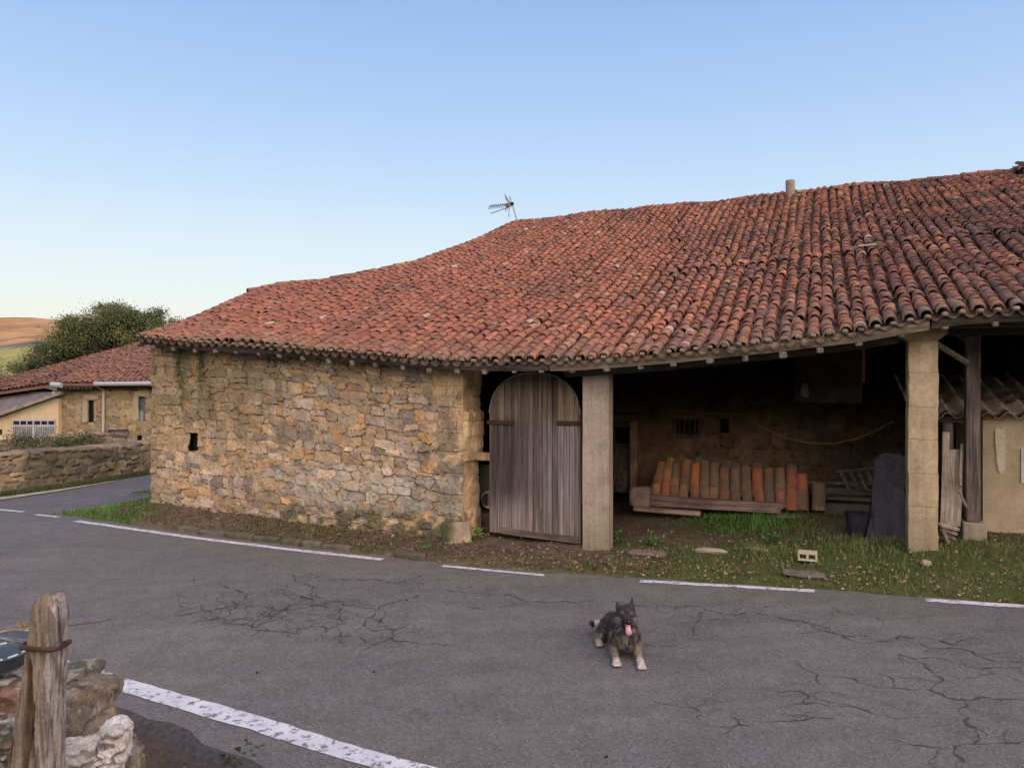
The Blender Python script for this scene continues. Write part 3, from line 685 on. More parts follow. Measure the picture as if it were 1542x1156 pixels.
# --- rubble walls ------------------------------------------
def rubble(w_, h_, dx, seed, rowh, stw, palette, mortar, quoin=None, holes=(), relief=.035, edgew=.16, dark=.0, warp=.05):
    nu, nv = int(w_/dx)+1, int(h_/dx)+1
    u = np.linspace(0, w_, nu); v = np.linspace(0, h_, nv); UU, VV = np.meshgrid(u, v, indexing='ij'); UU = UU.ravel(); VV = VV.ravel()
    rs = np.random.RandomState(seed); P2 = np.c_[UU, VV]
    wu = UU+(vn(P2, 3.2, seed, 3)-.5)*warp*2+(vn(P2, 14, seed+1, 2)-.5)*warp*.5; wv = VV+(vn(P2, 2.4, seed+2, 3)-.5)*warp*2.2+(vn(P2, 14, seed+3, 2)-.5)*warp*.5
    seeds = []
    y = -.05
    while y < h_+.2:
        fr_ = np.clip(y/h_, 0, 1); rh = rs.uniform(*rowh)*(1.5-.62*fr_); x = -.2-rs.rand()*.2
        while x < w_+.3:
            big = 1+.55*sst(x, w_*.4, w_*.9)*(1-.5*fr_)
            ww = rs.uniform(*stw)*big
            if rs.rand() < .22:            # two small stones stacked
                seeds.append((x+ww/2, y+rh*.27, ww, rh*.5)); seeds.append((x+ww/2+rs.normal(0, .02), y+rh*.77, ww, rh*.5))
            else: seeds.append((x+ww/2, y+rh/2+rs.normal(0, .14)*rh, ww, rh*rs.uniform(.85, 1.15)))
            x += ww
        y += rh
    S = np.array(seeds); k = len(S)
    f1 = np.full(len(UU), 9.); f2 = np.full(len(UU), 9.); id1 = np.zeros(len(UU), int)
    for i in range(0, len(UU), 20000):
        a = slice(i, i+20000)
        du = np.abs(wu[a, None]-S[None, :, 0])/(S[None, :, 2]/2); dv = np.abs(wv[a, None]-S[None, :, 1])/(S[None, :, 3]/2)
        D = (du**2.6+dv**2.6)**(1/2.6)
        o = np.argpartition(D, 2, 1)[:, :2]; r = np.arange(len(D))
        d0, d1 = D[r, o[:, 0]], D[r, o[:, 1]]; sw = d1 < d0
        f1[a] = np.where(sw, d1, d0); f2[a] = np.where(sw, d0, d1); id1[a] = np.where(sw, o[:, 1], o[:, 0])
    edge = f2-f1; 
    prot = rs.uniform(.2, 1, k+400); cidx = rs.choice(len(palette), k+400); br = rs.uniform(.80, 1.15, k+400); tilt = rs.normal(0, .06, (k+400, 2))
    face = sst(edge, .03, edgew+.05)
    if quoin:
        q0, qw, qh = quoin
        row = ((VV-q0)/qh+(vn(P2, 1.5, 5, 2)-.5)*.12); ri_ = np.floor(row).astype(int); fr_ = row-ri_
        qq = rs.uniform(qw[0], qw[1], 40)[np.clip(ri_, 0, 39)]; dist = (w_-UU)
        isq = (dist+(vn(P2, 9, 6, 2)-.5)*.04 < qq) & (VV > q0)
        e2 = np.minimum(np.minimum(fr_, 1-fr_)*qh, qq-dist)*1.0
        face = np.where(isq, .55+.45*sst(e2, .0, .020), face); id1 = np.where(isq, k+np.clip(ri_, 0, 90), id1)
        prot[k:k+90] = rs.uniform(.62, .72, 90)
    ctr = np.zeros((len(prot), 2)); ctr[:k] = S[:, :2]; 
    dep = relief*face*prot[id1]+face*.3*relief*0
    dep += np.where(id1 < k, ((UU-ctr[id1, 0])*tilt[id1, 0]+(VV-ctr[id1, 1])*tilt[id1, 1])*face, 0)
    dep += (vn(P2, 22, seed+7, 3)-.5)*.022+(vn(P2, 6, seed+8, 3)-.5)*.034
    n_a = vn(P2, 30, seed+9, 3)[:, None]; n_b = vn(P2, 5, seed+10, 3)[:, None]
    stone = palette[cidx[id1]]*br[id1][:, None]*(.78+.44*n_a)*(.8+.4*n_b)
    mort = mortar*(.7+.6*n_a)
    fm = sst(edge, .015, .11) if not quoin else np.where(isq, face, sst(edge, .015, .11))
    gap = (sst(vn(P2, 3.1, seed+12, 3), .40, .50)*(1-sst(edge, .01, .075)))[:, None]        # open dark joints in places
    col = mort*(1-fm[:, None])+stone*fm[:, None]; col = col*(1-.66*gap)
    dep -= (gap[:, 0])*.030
    gfa = grid_faces(nu, nv)
    for (a, b_, c_, d_) in holes:
        cu = UU[gfa].mean(1); cv = VV[gfa].mean(1); gfa = gfa[~((cu > a) & (cu < b_) & (cv > c_) & (cv < d_))]
    return UU, VV, dep, col, gfa, dict(isq=isq if quoin else np.zeros(len(UU), bool), nu=nu, nv=nv, P2=P2, id=id1)
WP = np.array([1.07, 1.07, 1.16])*np.array([(.38, .275, .145), (.34, .25, .14), (.42, .315, .18), (.31, .235, .14), (.40, .27, .125), (.36, .295, .20), (.27, .22, .155), (.45, .36, .235), (.23, .19, .14), (.39, .245, .105), (.40, .30, .165), (.33, .255, .155), (.29, .245, .175)])
s0w = -5.66; wlen = 5.66
UU, VV, dep, col, gfa, inf = rubble(wlen, 3.05, .0125, 3, (.075, .165), (.10, .30), WP, np.array([.33, .24, .135]), quoin=(.16, (.30, .52), .345), holes=(), relief=.042, warp=.06, edgew=.05)
s = s0w+UU; zb = hb(s)-.12
ztop = roofz(s, 0)-.03; z = zb+VV/3.05*(ztop-zb)
hz_ = z-hb(s)
Pn = inf['P2']
# quoin blocks: smoother orange sandstone with grey-black weather stains
isq = inf['isq'][:, None]
qc = np.array([.44, .325, .18])*(1-.5*vn(Pn, 1.6, 91, 3)[:, None])+np.array([.44, .29, .12])*.5*vn(Pn, 1.6, 91, 3)[:, None]
col = np.where(isq, qc*(.85+.3*vn(Pn, 25, 92, 3)[:, None])*(.88+.24*RS.rand(60)[np.clip(inf['id'], 0, 59)][:, None]), col)
def blend(col, m, c): m = np.clip(m, 0, 1)[:, None]; return col*(1-m)+np.array(c)*m
nA = vn(Pn, 2.6, 93, 4); nB = vn(Pn, 9, 94, 3); nC = vn(np.c_[UU*3, VV*.45], 2.2, 95, 4)
col = blend(col, (.7*sst(nA, .48, .66)*sst(s, -4.2, -1.5))*sst(nB, .3, .6), (.205, .185, .155))            # grey lichen patches
col = blend(col, .62*np.exp(-(((s+4.3)/1.0)**2+((hz_-1.6)/.9)**2))*sst(nC, .3, .6), (.21, .155, .075))     # olive weathering at left
col = blend(col, .5*np.exp(-(((s+3.0)/.45)**2+((hz_-1.45)/.75)**2))*sst(nA, .3, .6), (.145, .115, .08))
col = blend(col, .45*sst(-s, 4.9, 5.6), (.24, .19, .10))
col = blend(col, .62*sst(-s, 2.7, 3.6)*sst(hz_, .7, 1.3)*sst(nA+.3*nC, .52, .74), (.19, .155, .085))
col = blend(col, .5*sst(nC, .55, .75)*sst(-s, 3.2, 4.2)*sst(hz_, .9, 1.6), (.11, .10, .055))
for (sx, wd, zl, c_, k) in ((-5.05, .13, 1.05, (.055, .07, .018), .95), (-4.62, .10, 1.6, (.035, .035, .018), .85), (-4.72, .08, 1.75, (.30, .25, .05), .5)):
    col = blend(col, k*np.exp(-((s-sx+(nC-.5)*.15)/wd)**2)*sst(hz_, zl, zl+.6)*sst(nB+nC, .6, 1.0), c_)
col = blend(col, .85*sst(.58-hz_-.3*(nA-.5)*2+.2*sst(s, -2.8, -.5), .0, .38)*sst(nB, .25, .6)*sst(s, -4.6, -2.4), (.075, .075, .038))  # mossy damp foot
col = blend(col, .6*sst(hz_, .25, .4)*sst(1.0-hz_, 0, .25)*sst(s, -3.4, -2.4)*sst(nB, .3, .6), (.40, .37, .30))        # paler stones low down
for (sx, zz_, rr, rz_) in ((-.28, 1.45, .13, .38), (-.17, .75, .16, .34), (-.35, .95, .09, .2), (-.62, 1.15, .1, .12), (-.75, .62, .07, .1), (-1.2, 1.05, .05, .07), (-1.45, .9, .04, .05), (-2.0, 1.1, .045, .06), (-.08, 1.95, .05, .1), (-.5, 1.9, .1, .15), (-.1, .95, .06, .16)):
    col = blend(col, .62*sst(1.25-np.hypot((s-sx)/rr, (hz_-zz_)/rz_)-(nB-.5)*2.2-(nA-.5), 0, .5), (.13, .115, .095))
for (sx, zz_, rr) in ((-1.92, 2.0, .10), (-2.6, 2.05, .07), (-2.55, 1.05, .09), (-1.9, 1.25, .06)):
    col = blend(col, .4*sst(1.2-np.hypot((s-sx)/(rr*1.7), (hz_-zz_)/rr), 0, .6), (.40, .20, .055))
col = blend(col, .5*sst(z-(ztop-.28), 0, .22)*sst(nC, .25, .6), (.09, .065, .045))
# left slot window
sa_, za_ = bz(287, 678, 0); sb_, zb_ = bz(300, 652, 0)
cu = s[gfa].mean(1); cv = z[gfa].mean(1); gfa = gfa[~((cu > sa_) & (cu < sb_) & (cv > za_) & (cv < zb_))]
Pw = Bn(s, -dep, z)
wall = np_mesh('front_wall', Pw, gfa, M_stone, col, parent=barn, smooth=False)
# end jamb of the wall (faces the gateway), of quoin ends
UU, VV, dep, colj, gfj, inf = rubble(.58, 2.75, .02, 8, (.28, .36), (.5, .7), np.array([(.47, .34, .19), (.45, .325, .18), (.48, .36, .20)]), np.array([.42, .31, .175]), relief=.014, warp=.02)
zj = hb(0)-.12+VV; colj = blend(colj, .7*sst(vn(inf['P2'], 4, 77, 3), .56, .7)*sst(1.1-VV, 0, .4), (.09, .08, .07))
stag = np.array([.0, -.02, -.03, .03, .05, .0, .02, .0, 0])[np.clip(((VV-.16)/.345).astype(int), 0, 8)]
np_mesh('jamb', Bn((dep*.6+stag)*sst(UU, .0, .07)-.004, UU-.035, np.minimum(zj, roofz(0, UU)-.04)), gfj, M_stone, colj, parent=barn, smooth=True)
# big rounded foot stone under the corner
def rock(c, size, seed, sub=3, planes=11, rough_=.06, rot=0):
    rs = np.random.RandomState(seed); bm = bmesh.new(); bmesh.ops.create_icosphere(bm, subdivisions=sub, radius=1)
    V = np.array([v.co[:] for v in bm.verts]); Ff = np.array([[v.index for v in f.verts] for f in bm.faces]); bm.free()
    nrm = rs.normal(0, 1, (planes, 3)); nrm /= np.linalg.norm(nrm, axis=1)[:, None]
    nrm = np.r_[nrm, [[0, 0, 1], [0, 0, -1], [1, 0, 0], [-1, 0, 0], [0, 1, 0], [0, -1, 0]]]; hgt = np.r_[rs.uniform(.82, 1.1, planes), np.full(6, .92)]
    dd = V@nrm.T; r = np.where(dd > .05, hgt[None]/np.maximum(dd, .05), 9)
    r = -np.log(np.exp(-r*14).sum(1))/14
    V = V*np.clip(r, .5, 1.35)[:, None]; V *= (1+rough_*(vn(V+seed, 2.2, seed, 3)-.5)*2+rough_*.5*(vn(V+seed, 8, seed, 2)-.5))[:, None]
    V = V*np.array(size)/2; c_, s_ = math.cos(rot), math.sin(rot); V = np.c_[V[:, 0]*c_-V[:, 1]*s_, V[:, 0]*s_+V[:, 1]*c_, V[:, 2]]
    return V+np.array(c), Ff
Vk, Fk = rock(B(-.14, -.02, .10), (.40, .42, .50), 17, 4, 7, .12, .5)
ck = np.array([.30, .25, .18])*(.7+.6*vn(Vk, 9, 3, 3)[:, None]); ck = blend(ck, .85*sst(-(Vk[:, 0]-B(-.12, 0)[0]), -.06, .08)*sst(vn(Vk, 8, 2, 2), .25, .5), (.05, .06, .025))
np_mesh('corner_stone', Vk, Fk, M_stone, ck, parent=barn, smooth=True)
# slot recess
f = MB(); bbox_(f, sa_-.03, sb_+.03, .10, .5, za_-.03, zb_+.03); f.build('vent_slot', M_dark, barn)
# left end, rear and far right walls, gables (plain rubble toned)
M_wallp = pmat('rear rubble wall', (.16, .12, .075), (.34, .25, .15), 5, .95, .9, .03, 30)
def wall_poly(pts, name, thick):
    f = MB(); f.prism(pts, thick); return f.build(name, M_wallp, barn)
def topline(s_, ts):
    ts = list(np.arange(ts[0], ts[-1], .5))+[ts[-1]]; return [B(s_, t, float(roofz(s_, min(t, float(tmax(s_))))) - max(0, t-float(tmax(s_)))*.42-.24) for t in ts]
wall_poly([B(-5.66, .02, -.3)]+topline(-5.66, [.02, 1.2, 2.5])+[B(-5.66, 6.5, 2.0), B(-5.66, 6.5, -.3)], 'end_wall', Vector((E[0], E[1], 0))*.45)
wall_poly([B(-3.7, 3., -.3)]+topline(-3.7, [3., 5., 8, 10, 14, 17.2])+[B(-3.7, 17.2, -.3)], 'gable_wall', Vector((E[0], E[1], 0))*.4)
wall_poly([B(12.7, 3.3, -.3)]+topline(12.7, [3.3, 6, 10, 14, 17.2])+[B(12.7, 17.2, -.3)], 'gable_wall', Vector((-E[0], -E[1], 0))*.4)
f = MB(); bbox_(f, -5.2, -3.75, 6.1, 6.5, -.3, 2.0); bbox_(f, -3.3, 12.3, 16.8, 17.2, -.3, 3.6); f.build('rear_wall', M_wallp, barn)
# inner wall at the back of the porch
IP = np.array([(.34, .22, .125), (.30, .20, .12), (.27, .19, .125), (.38, .23, .12), (.24, .175, .11)])
iw0, iw1 = -5.2, 12.3
UU, VV, dep, coli, gfi, inf = rubble(9.6, 3.9, .026, 21, (.13, .22), (.18, .36), IP, np.array([.26, .18, .11]), relief=.06, edgew=.22)
si = .2+UU; P2 = inf['P2']; pl = sst(vn(P2, .9, 55, 3)+.32*sst(2.9-UU, 0, .8)-.2, .45, .54)
dep = dep*(1-.8*pl); coli = coli*(1-.8*pl[:, None])+np.array([.36, .225, .115])*(.6+.8*vn(P2, 6, 56, 4)[:, None])*.8*pl[:, None]
coli = blend(coli, .6*sst(vn(P2, 4, 57, 4), .58, .68)*sst(2.6-UU, 0, .5)*sst(VV, .9, 1.2), (.46, .34, .19))
coli = blend(coli, .5*sst(UU, 2.8, 3.4)*sst(4.8-UU, 0, .8)*sst(vn(P2, 5, 58, 2), .5, .6)*sst(1.9-VV, 0, .3), (.33, .31, .13))
coli = coli*.52*(1-.62*sst(UU, 3.0, 5.0)[:, None]); coli = coli*(1-.85*sst(VV, 1.4, 2.2)[:, None])   # porch shade put into the colour: darker towards the right and roof
zi = hb(si)-.1+VV
# openings: stable door and little barred window
dsa, _ = bz(905, 640, 3.6); dsb, dzt = bz(951, 636, 3.6)
wsa, wzb = bz(1015, 657, 3.6); wsb, wzt = bz(1054, 631, 3.6)
nsa, nzb = bz(1084, 652, 3.6); nsb, nzt = bz(1098, 630, 3.6)
cu = si[gfi].mean(1); cv = zi[gfi].mean(1)
for (a, b_, c_, d_) in ((dsa, dsb, -1, dzt), (wsa, wsb, wzb, wzt), (nsa, nsb, nzb, nzt)): 
    k = ~((cu > a) & (cu < b_) & (cv > c_) & (cv < d_)); gfi = gfi[k]; cu = cu[k]; cv = cv[k]
zi = np.minimum(zi, roofz(si, 3.6)-.06)
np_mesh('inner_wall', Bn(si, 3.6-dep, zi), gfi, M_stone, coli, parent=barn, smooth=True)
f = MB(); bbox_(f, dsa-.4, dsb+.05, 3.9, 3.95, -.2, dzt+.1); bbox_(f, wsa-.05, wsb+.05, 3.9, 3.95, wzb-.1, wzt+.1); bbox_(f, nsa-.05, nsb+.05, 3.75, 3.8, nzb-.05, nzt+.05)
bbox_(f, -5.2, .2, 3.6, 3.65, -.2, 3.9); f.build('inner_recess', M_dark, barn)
# jambs of openings (sides)
M_innerj = pmat('dark plaster reveal', (.08, .055, .035), (.15, .10, .06), 8)
f = MB(); 
for (a, b_, c_, d_) in ((wsa, wsb, wzb, wzt), (nsa, nsb, nzb, nzt)):
    bbox_(f, a-.03, a, 3.56, 3.9, c_, d_); bbox_(f, b_, b_+.03, 3.56, 3.9, c_, d_); bbox_(f, a, b_, 3.56, 3.9, c_-.03, c_); bbox_(f, a, b_, 3.56, 3.9, d_, d_+.03)
bbox_(f, dsb, dsb+.04, 3.58, 3.9, .05, dzt); bbox_(f, dsa-.4, dsb, 3.58, 3.9, dzt, dzt+.03)
f.build('opening_reveal', M_innerj, barn)
# barred window (frame + bars)
wf = MB(); bbox_(wf, wsa, wsb, 3.60, 3.65, wzb, wzb+.045); bbox_(wf, wsa, wsb, 3.6, 3.65, wzt-.03, wzt); bbox_(wf, wsa, wsa+.04, 3.6, 3.65, wzb+.045, wzt-.03); bbox_(wf, wsb-.04, wsb, 3.6, 3.65, wzb+.045, wzt-.03)
M_inwood = wood('dim grey joinery', (.06, .05, .04), (.10, .085, .07), (.16, .14, .115), 'x')
wfo = wf.build('window', M_inwood, barn)
for k in range(1, 5):
    a = wsa+(wsb-wsa)*k/5; fb = MB(); bbox_(fb, a-.011, a+.011, 3.615, 3.637, wzb+.045, wzt-.03); fb.build('bar', M_inwood, wfo)
M_lint = pmat('plaster lintel band', (.17, .11, .06), (.24, .16, .09), 5)
f = MB(); bbox_(f, wsa-.08, wsb+.08, 3.52, 3.6, wzt+.02, wzt+.17, .01); f.build('lintel', M_lint, barn, jit=.01)
# stable door
f = MB(); bbox_(f, dsa-.3, dsb-.01, 3.66, 3.70, .30, dzt-.005-.38); bbox_(f, dsa-.3, dsb-.01, 3.66, 3.70, dzt-.1, dzt)
bbox_(f, dsb-.045, dsb-.01, 3.66, 3.70, dzt-.385, dzt-.1)
M_sdoor = wood('dull stable door', (.07, .06, .05), (.105, .09, .072), (.14, .12, .095), 'z')
sdo = f.build('stable_door', M_sdoor, barn)
f = MB(); bbox_(f, dsa+.20, dsa+.235, 3.655, 3.69, dzt-.385, dzt-.1); bbox_(f, dsa-.2, dsb-.045, 3.655, 3.69, dzt-.40, dzt-.372); f.build('glazing_bar', M_inwood, sdo)
f = MB(); bbox_(f, dsb+.0, dsb+.13, 3.47, 3.6, .28, dzt+.03, .01)
M_frame = wood('pale worn door post', (.22, .15, .085), (.34, .245, .15), (.42, .32, .21), 'z'); f.build('door_post', M_frame, barn, jit=.008)
f = MB(); bbox_(f, dsa-.3, dsb+.20, 3.48, 3.6, dzt+.035, dzt+.14, .01); f.build('lintel', M_lint, barn, jit=.008)

# plastered hearth hood hanging in the porch
ha, hz0 = bz(1196, 606, 2.0); hb_, _ = bz(1298, 530, 2.0); hzt, _z = bz(1196, 517, 2.0)[1], 0
M_hood = pmat('dark plaster hood', (.012, .010, .009), (.028, .024, .021), 4, .95, .4, .004, 50, c3=(.055, .048, .043))  # near-black plaster with slightly paler mottling
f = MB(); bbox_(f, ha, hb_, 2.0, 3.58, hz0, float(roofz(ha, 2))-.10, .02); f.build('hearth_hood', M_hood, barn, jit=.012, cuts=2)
f = MB(); bbox_(f, ha-.04, hb_+.05, 1.94, 2.02, hzt-.10, hzt+.03, .012); f.build('hood_cornice', pmat('pale limewashed cornice', (.14, .13, .11), (.30, .28, .24), 5), barn, jit=.008)
f = MB(); bbox_(f, hb_-.0, hb_+.035, 1.95, 2.0, hzt-.55, hzt-.09, .008); f.build('brick_edge', pmat('orange brick edge', (.30, .07, .03), (.42, .12, .06), 9), barn, jit=.01)
ckp = bz(1214, 588, 1.98); 
Vk, Fk = rock(B(ckp[0], 2.0, ckp[1]), (.17, .03, .22), 12, 3); np_mesh('plaster_scar', Vk, Fk, pmat('bared plaster scar', (.09, .075, .075), (.17, .15, .15), 14), parent=barn)

# --- pillars
def pillar(sa, sb, ta, tb, zb, zt, joints, name='pillar', mats=None, cap=None, jg=.001, jb=.004):
    f = MB(); zs = [zb]+joints+[zt]
    for a, b_ in zip(zs[:-1], zs[1:]):
        o1, o2 = (rnd.uniform(-.003, .003), rnd.uniform(-.003, .003)) if cap else (0, 0)
        bbox_(f, sa+o1, sb+o1, ta+o2, tb+o2, a+jg, b_-jg, jb)
    if cap:
        mid = (zt+cap)/2
        # flared capital
        a0 = [(sa, ta), (sb, ta), (sb, tb), (sa, tb)]; q_ = .085
        a1 = [(sa-q_, ta-q_*.7), (sb+q_, ta-q_*.7), (sb+q_, tb+q_*.4), (sa-q_, tb+q_*.4)]
        lo_ = [f.bm.verts.new(B(x, y, zt)) for x, y in a0]; hi_ = [f.bm.verts.new(B(x, y, zt+(cap-zt)*.45)) for x, y in a1]; tp = [f.bm.verts.new(B(x, y, cap)) for x, y in a1]
        for k in range(4):
            f.bm.faces.new((lo_[k], lo_[(k+1) % 4], hi_[(k+1) % 4], hi_[k])); f.bm.faces.new((hi_[k], hi_[(k+1) % 4], tp[(k+1) % 4], tp[k]))
        f.bm.faces.new(lo_[::-1]); f.bm.faces.new(tp)
    return f.build(name, mats or M_conc, barn, cuts=5, jit=.007)
def concmat(name, c1, c2, c3, foot):
    m, nt, b = newmat(name); v = ocoord(nt); n1 = nz(nt, 4, 6, v, .6); n2 = nz(nt, 110, 4, v, .75); n3 = nz(nt, 26, 4, v, .7)
    vs3 = ocoord(nt, (14, 14, .6)); n4 = nz(nt, 1, 4, vs3)
    c = ramp(nt, n1, [(.3, c1), (.5, c2), (.7, c3)]); c = mix(nt, c, ramp(nt, n2, [(.3, (.82,)*3), (.7, (1.15,)*3)]), 1, 'MULTIPLY')
    c = mix(nt, c, ramp(nt, n3, [(.33, (.8, .78, .76)), (.55, (1.04,)*3)]), 1, 'MULTIPLY'); c = mix(nt, c, ramp(nt, n4, [(.35, (.8, .8, .78)), (.6, (1.06,)*3)]), 1, 'MULTIPLY')
    g = nt.nodes.new('ShaderNodeNewGeometry'); sp = nt.nodes.new('ShaderNodeSeparateXYZ'); nt.links.new(g.outputs['Position'], sp.inputs[0])
    mr = nt.nodes.new('ShaderNodeMapRange'); mr.inputs['From Min'].default_value = foot+.55; mr.inputs['From Max'].default_value = foot; nt.links.new(sp.outputs['Z'], mr.inputs['Value'])
    ml = nt.nodes.new('ShaderNodeMath'); ml.operation = 'MULTIPLY'; nt.links.new(mr.outputs[0], ml.inputs[0]); nt.links.new(n1, ml.inputs[1])
    c = mix(nt, c, (.15, .14, .07), ml.outputs[0])
    nt.links.new(c, b.inputs['Base Color']); b.inputs['Roughness'].default_value = .93; bump(nt, b, n2, .5, .004); return m
s1a, s1b = bpx(877, 0)[0], bpx(917, 0)[0]
pillar(s1a, s1b, 0, .2, -.05, float(roofz(s1a, 0))-.09, [], mats=concmat('rough render post', (.25, .21, .165), (.32, .27, .21), (.37, .31, .235), .1))
s2a, s2b = bpx(1368, 0)[0], bpx(1413, 0)[0]
pillar(s2a, s2b, 0, .31, .2, bz(1390, 513, 0)[1], [bz(1390, y, 0)[1] for y in (763, 713, 662, 613, 561)], cap=bz(1390, 491, 0)[1], mats=concmat('cream block pillar', (.30, .235, .145), (.37, .295, .185), (.43, .345, .22), .4))
# beams above the gateway and porch (old dark timber)
f = MB(); bbox_(f, .05, s1a+.1, .12, .32, 2.44, 2.60, .01); f.build('lintel_beam', M_deck, barn)
f = MB()
p0 = B(s1b-.3, .16, float(roofz(s1b, .1))-.15); p1 = B(s2b+.1, .16, float(roofz(s2b, .1))-.16)
f.tube([p0, (p0+p1)/2-Vector((0, 0, .10)), p1], .075, 6); f.build('porch_beam', M_deck, barn)
f = MB(); zb2 = bz(1440, 505, .5)[1]; bbox_(f, s2b-.05, 12.3, .38, .58, zb2, zb2+.14, .01); f.build('porch_beam', M_deck, barn)
f = MB(); zc = bz(1480, 490, -.05)[1]; bbox_(f, s2b+.02, 12.6, -.08, .08, zc-.02, zc+.05, .01); f.build('wall_plate', M_fasciad, barn)

# --- arched gateway door
dl = bpx(737, .28)[0]; dr = bpx(874.5, .28)[0]; dmid = bpx(815, .28)[0]
zt_ = bz(808, 560, .28)[1]; zbl = .165; zbr = .10
ms = (dl+dr)/2; rw = (dr-dl)/2
def archz(s):
    u = abs((s-ms)/rw); u = min(u, 1); spring = zt_-.60
    return spring+.60*(1-u**2.35)**(1/2.1)
M_door = None
def doormat():
    m, nt, b = newmat('weathered door planks'); a = nt.nodes.new('ShaderNodeAttribute'); a.attribute_name = 'Col'
    v = ocoord(nt, (45, 45, 1.3)); n1 = nz(nt, 1, 6, v, .7, .2); v2 = ocoord(nt, (12, 12, .55)); n2 = nz(nt, 1, 4, v2, .6)
    c = mix(nt, a.outputs['Color'], ramp(nt, n1, [(.32, (.55, .53, .52)), (.5, (.95,)*3), (.66, (1.45, 1.42, 1.4))]), 1, 'MULTIPLY')
    c = mix(nt, c, ramp(nt, n2, [(.35, (.55, .54, .55)), (.6, (1.2, 1.18, 1.16))]), 1, 'MULTIPLY')
    nt.links.new(c, b.inputs['Base Color']); b.inputs['Roughness'].default_value = .85; b.inputs['Specular IOR Level'].default_value = .2; bump(nt, b, n1, .7, .006); return m
M_door = doormat()
f = MB(); 
# backing ledges behind the planks form the door's own body
for (z0, z1) in ((.35, .5), (1.0, 1.15), (1.62, 1.74)): bbox_(f, dl+.05, dr-.05, .315, .345, z0, z1)
door = f.build('arched_door', M_greywoodh, barn)
def leaf(a, b_, n, seed):
    rs = np.random.RandomState(seed); e = np.linspace(a, b_, n+1)+np.r_[0, rs.normal(0, .006, n-1), 0]
    V, Ff, C = [], [], []; off = 0
    for i in range(n):
        s0, s1 = e[i]+.0035, e[i+1]-.0035; y = .28+rs.uniform(-.004, .004); cb = rs.uniform(.75, 1.2)
        zb0 = zbl+(zbr-zbl)*(s0-dl)/(dr-dl)+rs.uniform(-.01, .012)
        K = 18; ss_ = np.array([s0, (s0+s1)/2, s1])
        for j in range(K+1):
            for si_, sx in enumerate(ss_):
                zt1 = archz(sx)
                zz = zb0+(zt1-zb0)*j/K
                V.append(Bn(sx, y-(.003 if si_ == 1 else 0), zz)); 
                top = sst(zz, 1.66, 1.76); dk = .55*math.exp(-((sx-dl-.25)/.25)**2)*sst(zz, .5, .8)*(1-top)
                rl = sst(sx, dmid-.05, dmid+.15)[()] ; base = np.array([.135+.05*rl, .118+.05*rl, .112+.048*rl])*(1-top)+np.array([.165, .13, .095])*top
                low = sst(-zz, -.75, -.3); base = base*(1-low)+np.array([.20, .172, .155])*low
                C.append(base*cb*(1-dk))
        for j in range(K):
            for k in (0, 1): o_ = off+j*3+k; Ff.append((o_, o_+1, o_+4, o_+3))
        # sides and back
        m0 = len(V)
        for j in (0, K):
            for sx in (s0, s1): V.append(Bn(sx, y+.028, zb0 if j == 0 else archz(sx))); C.append(C[off+j*3])
        A = off; Ff += [(A, A+3*K, m0+2, m0), (A+2, m0+1, m0+3, A+3*K+2), (A, m0, m0+1, A+2), (A+3*K, A+3*K+2, m0+3, m0+2)]
        off = len(V)
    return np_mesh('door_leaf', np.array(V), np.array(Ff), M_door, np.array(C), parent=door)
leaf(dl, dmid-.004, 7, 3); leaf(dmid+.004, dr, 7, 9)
# arch rim board, bottom rail, cover strip
f = MB(); arcp = [B(ms+rw*math.cos(a)*1.0, .262, 0) for a in np.linspace(math.pi, 0, 25)]
ap_ = []
for a in np.linspace(dl+.002, dr-.002, 31):
    ap_.append(B(a, .27, archz(a)-.008))
f.tube(ap_, .013, 6); f.build('arch_rim', wood('rim board', (.12, .10, .085), (.2, .17, .14), (.26, .22, .18), 'x'), door)
f = MB(); zl_ = bz(815, 812, .26)[1]
f.box(B((dl+dr)/2+.1, .262, .165), (dr-dl-.18, .022, .085), BR @ Matrix.Rotation(.045, 3, 'Y')); f.build('bottom_rail', M_greywoodh, door)
f = MB(); bbox_(f, dmid-.018, dmid+.018, .258, .272, .16, archz(dmid)-.02, .004); f.build('cover_strip', M_greywood, door)
zh = bz(755, 636, .25)[1]
for (a, b_, zz) in ((bpx(733, .25)[0], bpx(774, .25)[0], zh), (bpx(838, .25)[0], dr-.0, bz(860, 637, .25)[1])):
    f = MB(); bbox_(f, a, b_, .248, .262, zz-.028, zz+.028, .004)
    for k in range(4): f.tube([B(a+.05+(b_-a-.1)*k/3, .24, zz), B(a+.05+(b_-a-.1)*k/3, .252, zz)], .009, 8)
    f.build('hinge_strap', M_rust, door)
f = MB(); bbox_(f, .02, dl+.05, .36, .42, bz(733, 693, .4)[1], bz(733, 681, .4)[1], .006); f.build('door_bar', M_frame, barn)

# --- chimney pipe and skylight slab on the roof
sp, tp_ = bpx(1190, 8.9)[0], 9.75
sp = bpx(1190, tp_)[0]; zt1 = bz(1190, 272, tp_)[1]
f = MB(); c0 = B(sp, tp_, float(roofz(sp, tp_))-.1); c1 = B(sp, tp_, zt1); f.tube([c0, c1], .105, 18, caps=False); f.tube([c1-Vector((0, 0, .0)), c0], .085, 18, caps=False)
a = [c1+Vector((math.cos(k*math.tau/18), math.sin(k*math.tau/18), 0))*.105 for k in range(18)]; b_ = [c1+Vector((math.cos(k*math.tau/18), math.sin(k*math.tau/18), 0))*.085 for k in range(18)]
va = [f.bm.verts.new(p) for p in a]; vb = [f.bm.verts.new(p) for p in b_]
for k in range(18): f.bm.faces.new((va[k], va[(k+1) % 18], vb[(k+1) % 18], vb[k]))
f.build('chimney_pipe', pmat('fibre cement flue', (.16, .13, .11), (.26, .22, .19), 6), barn, smooth=False)
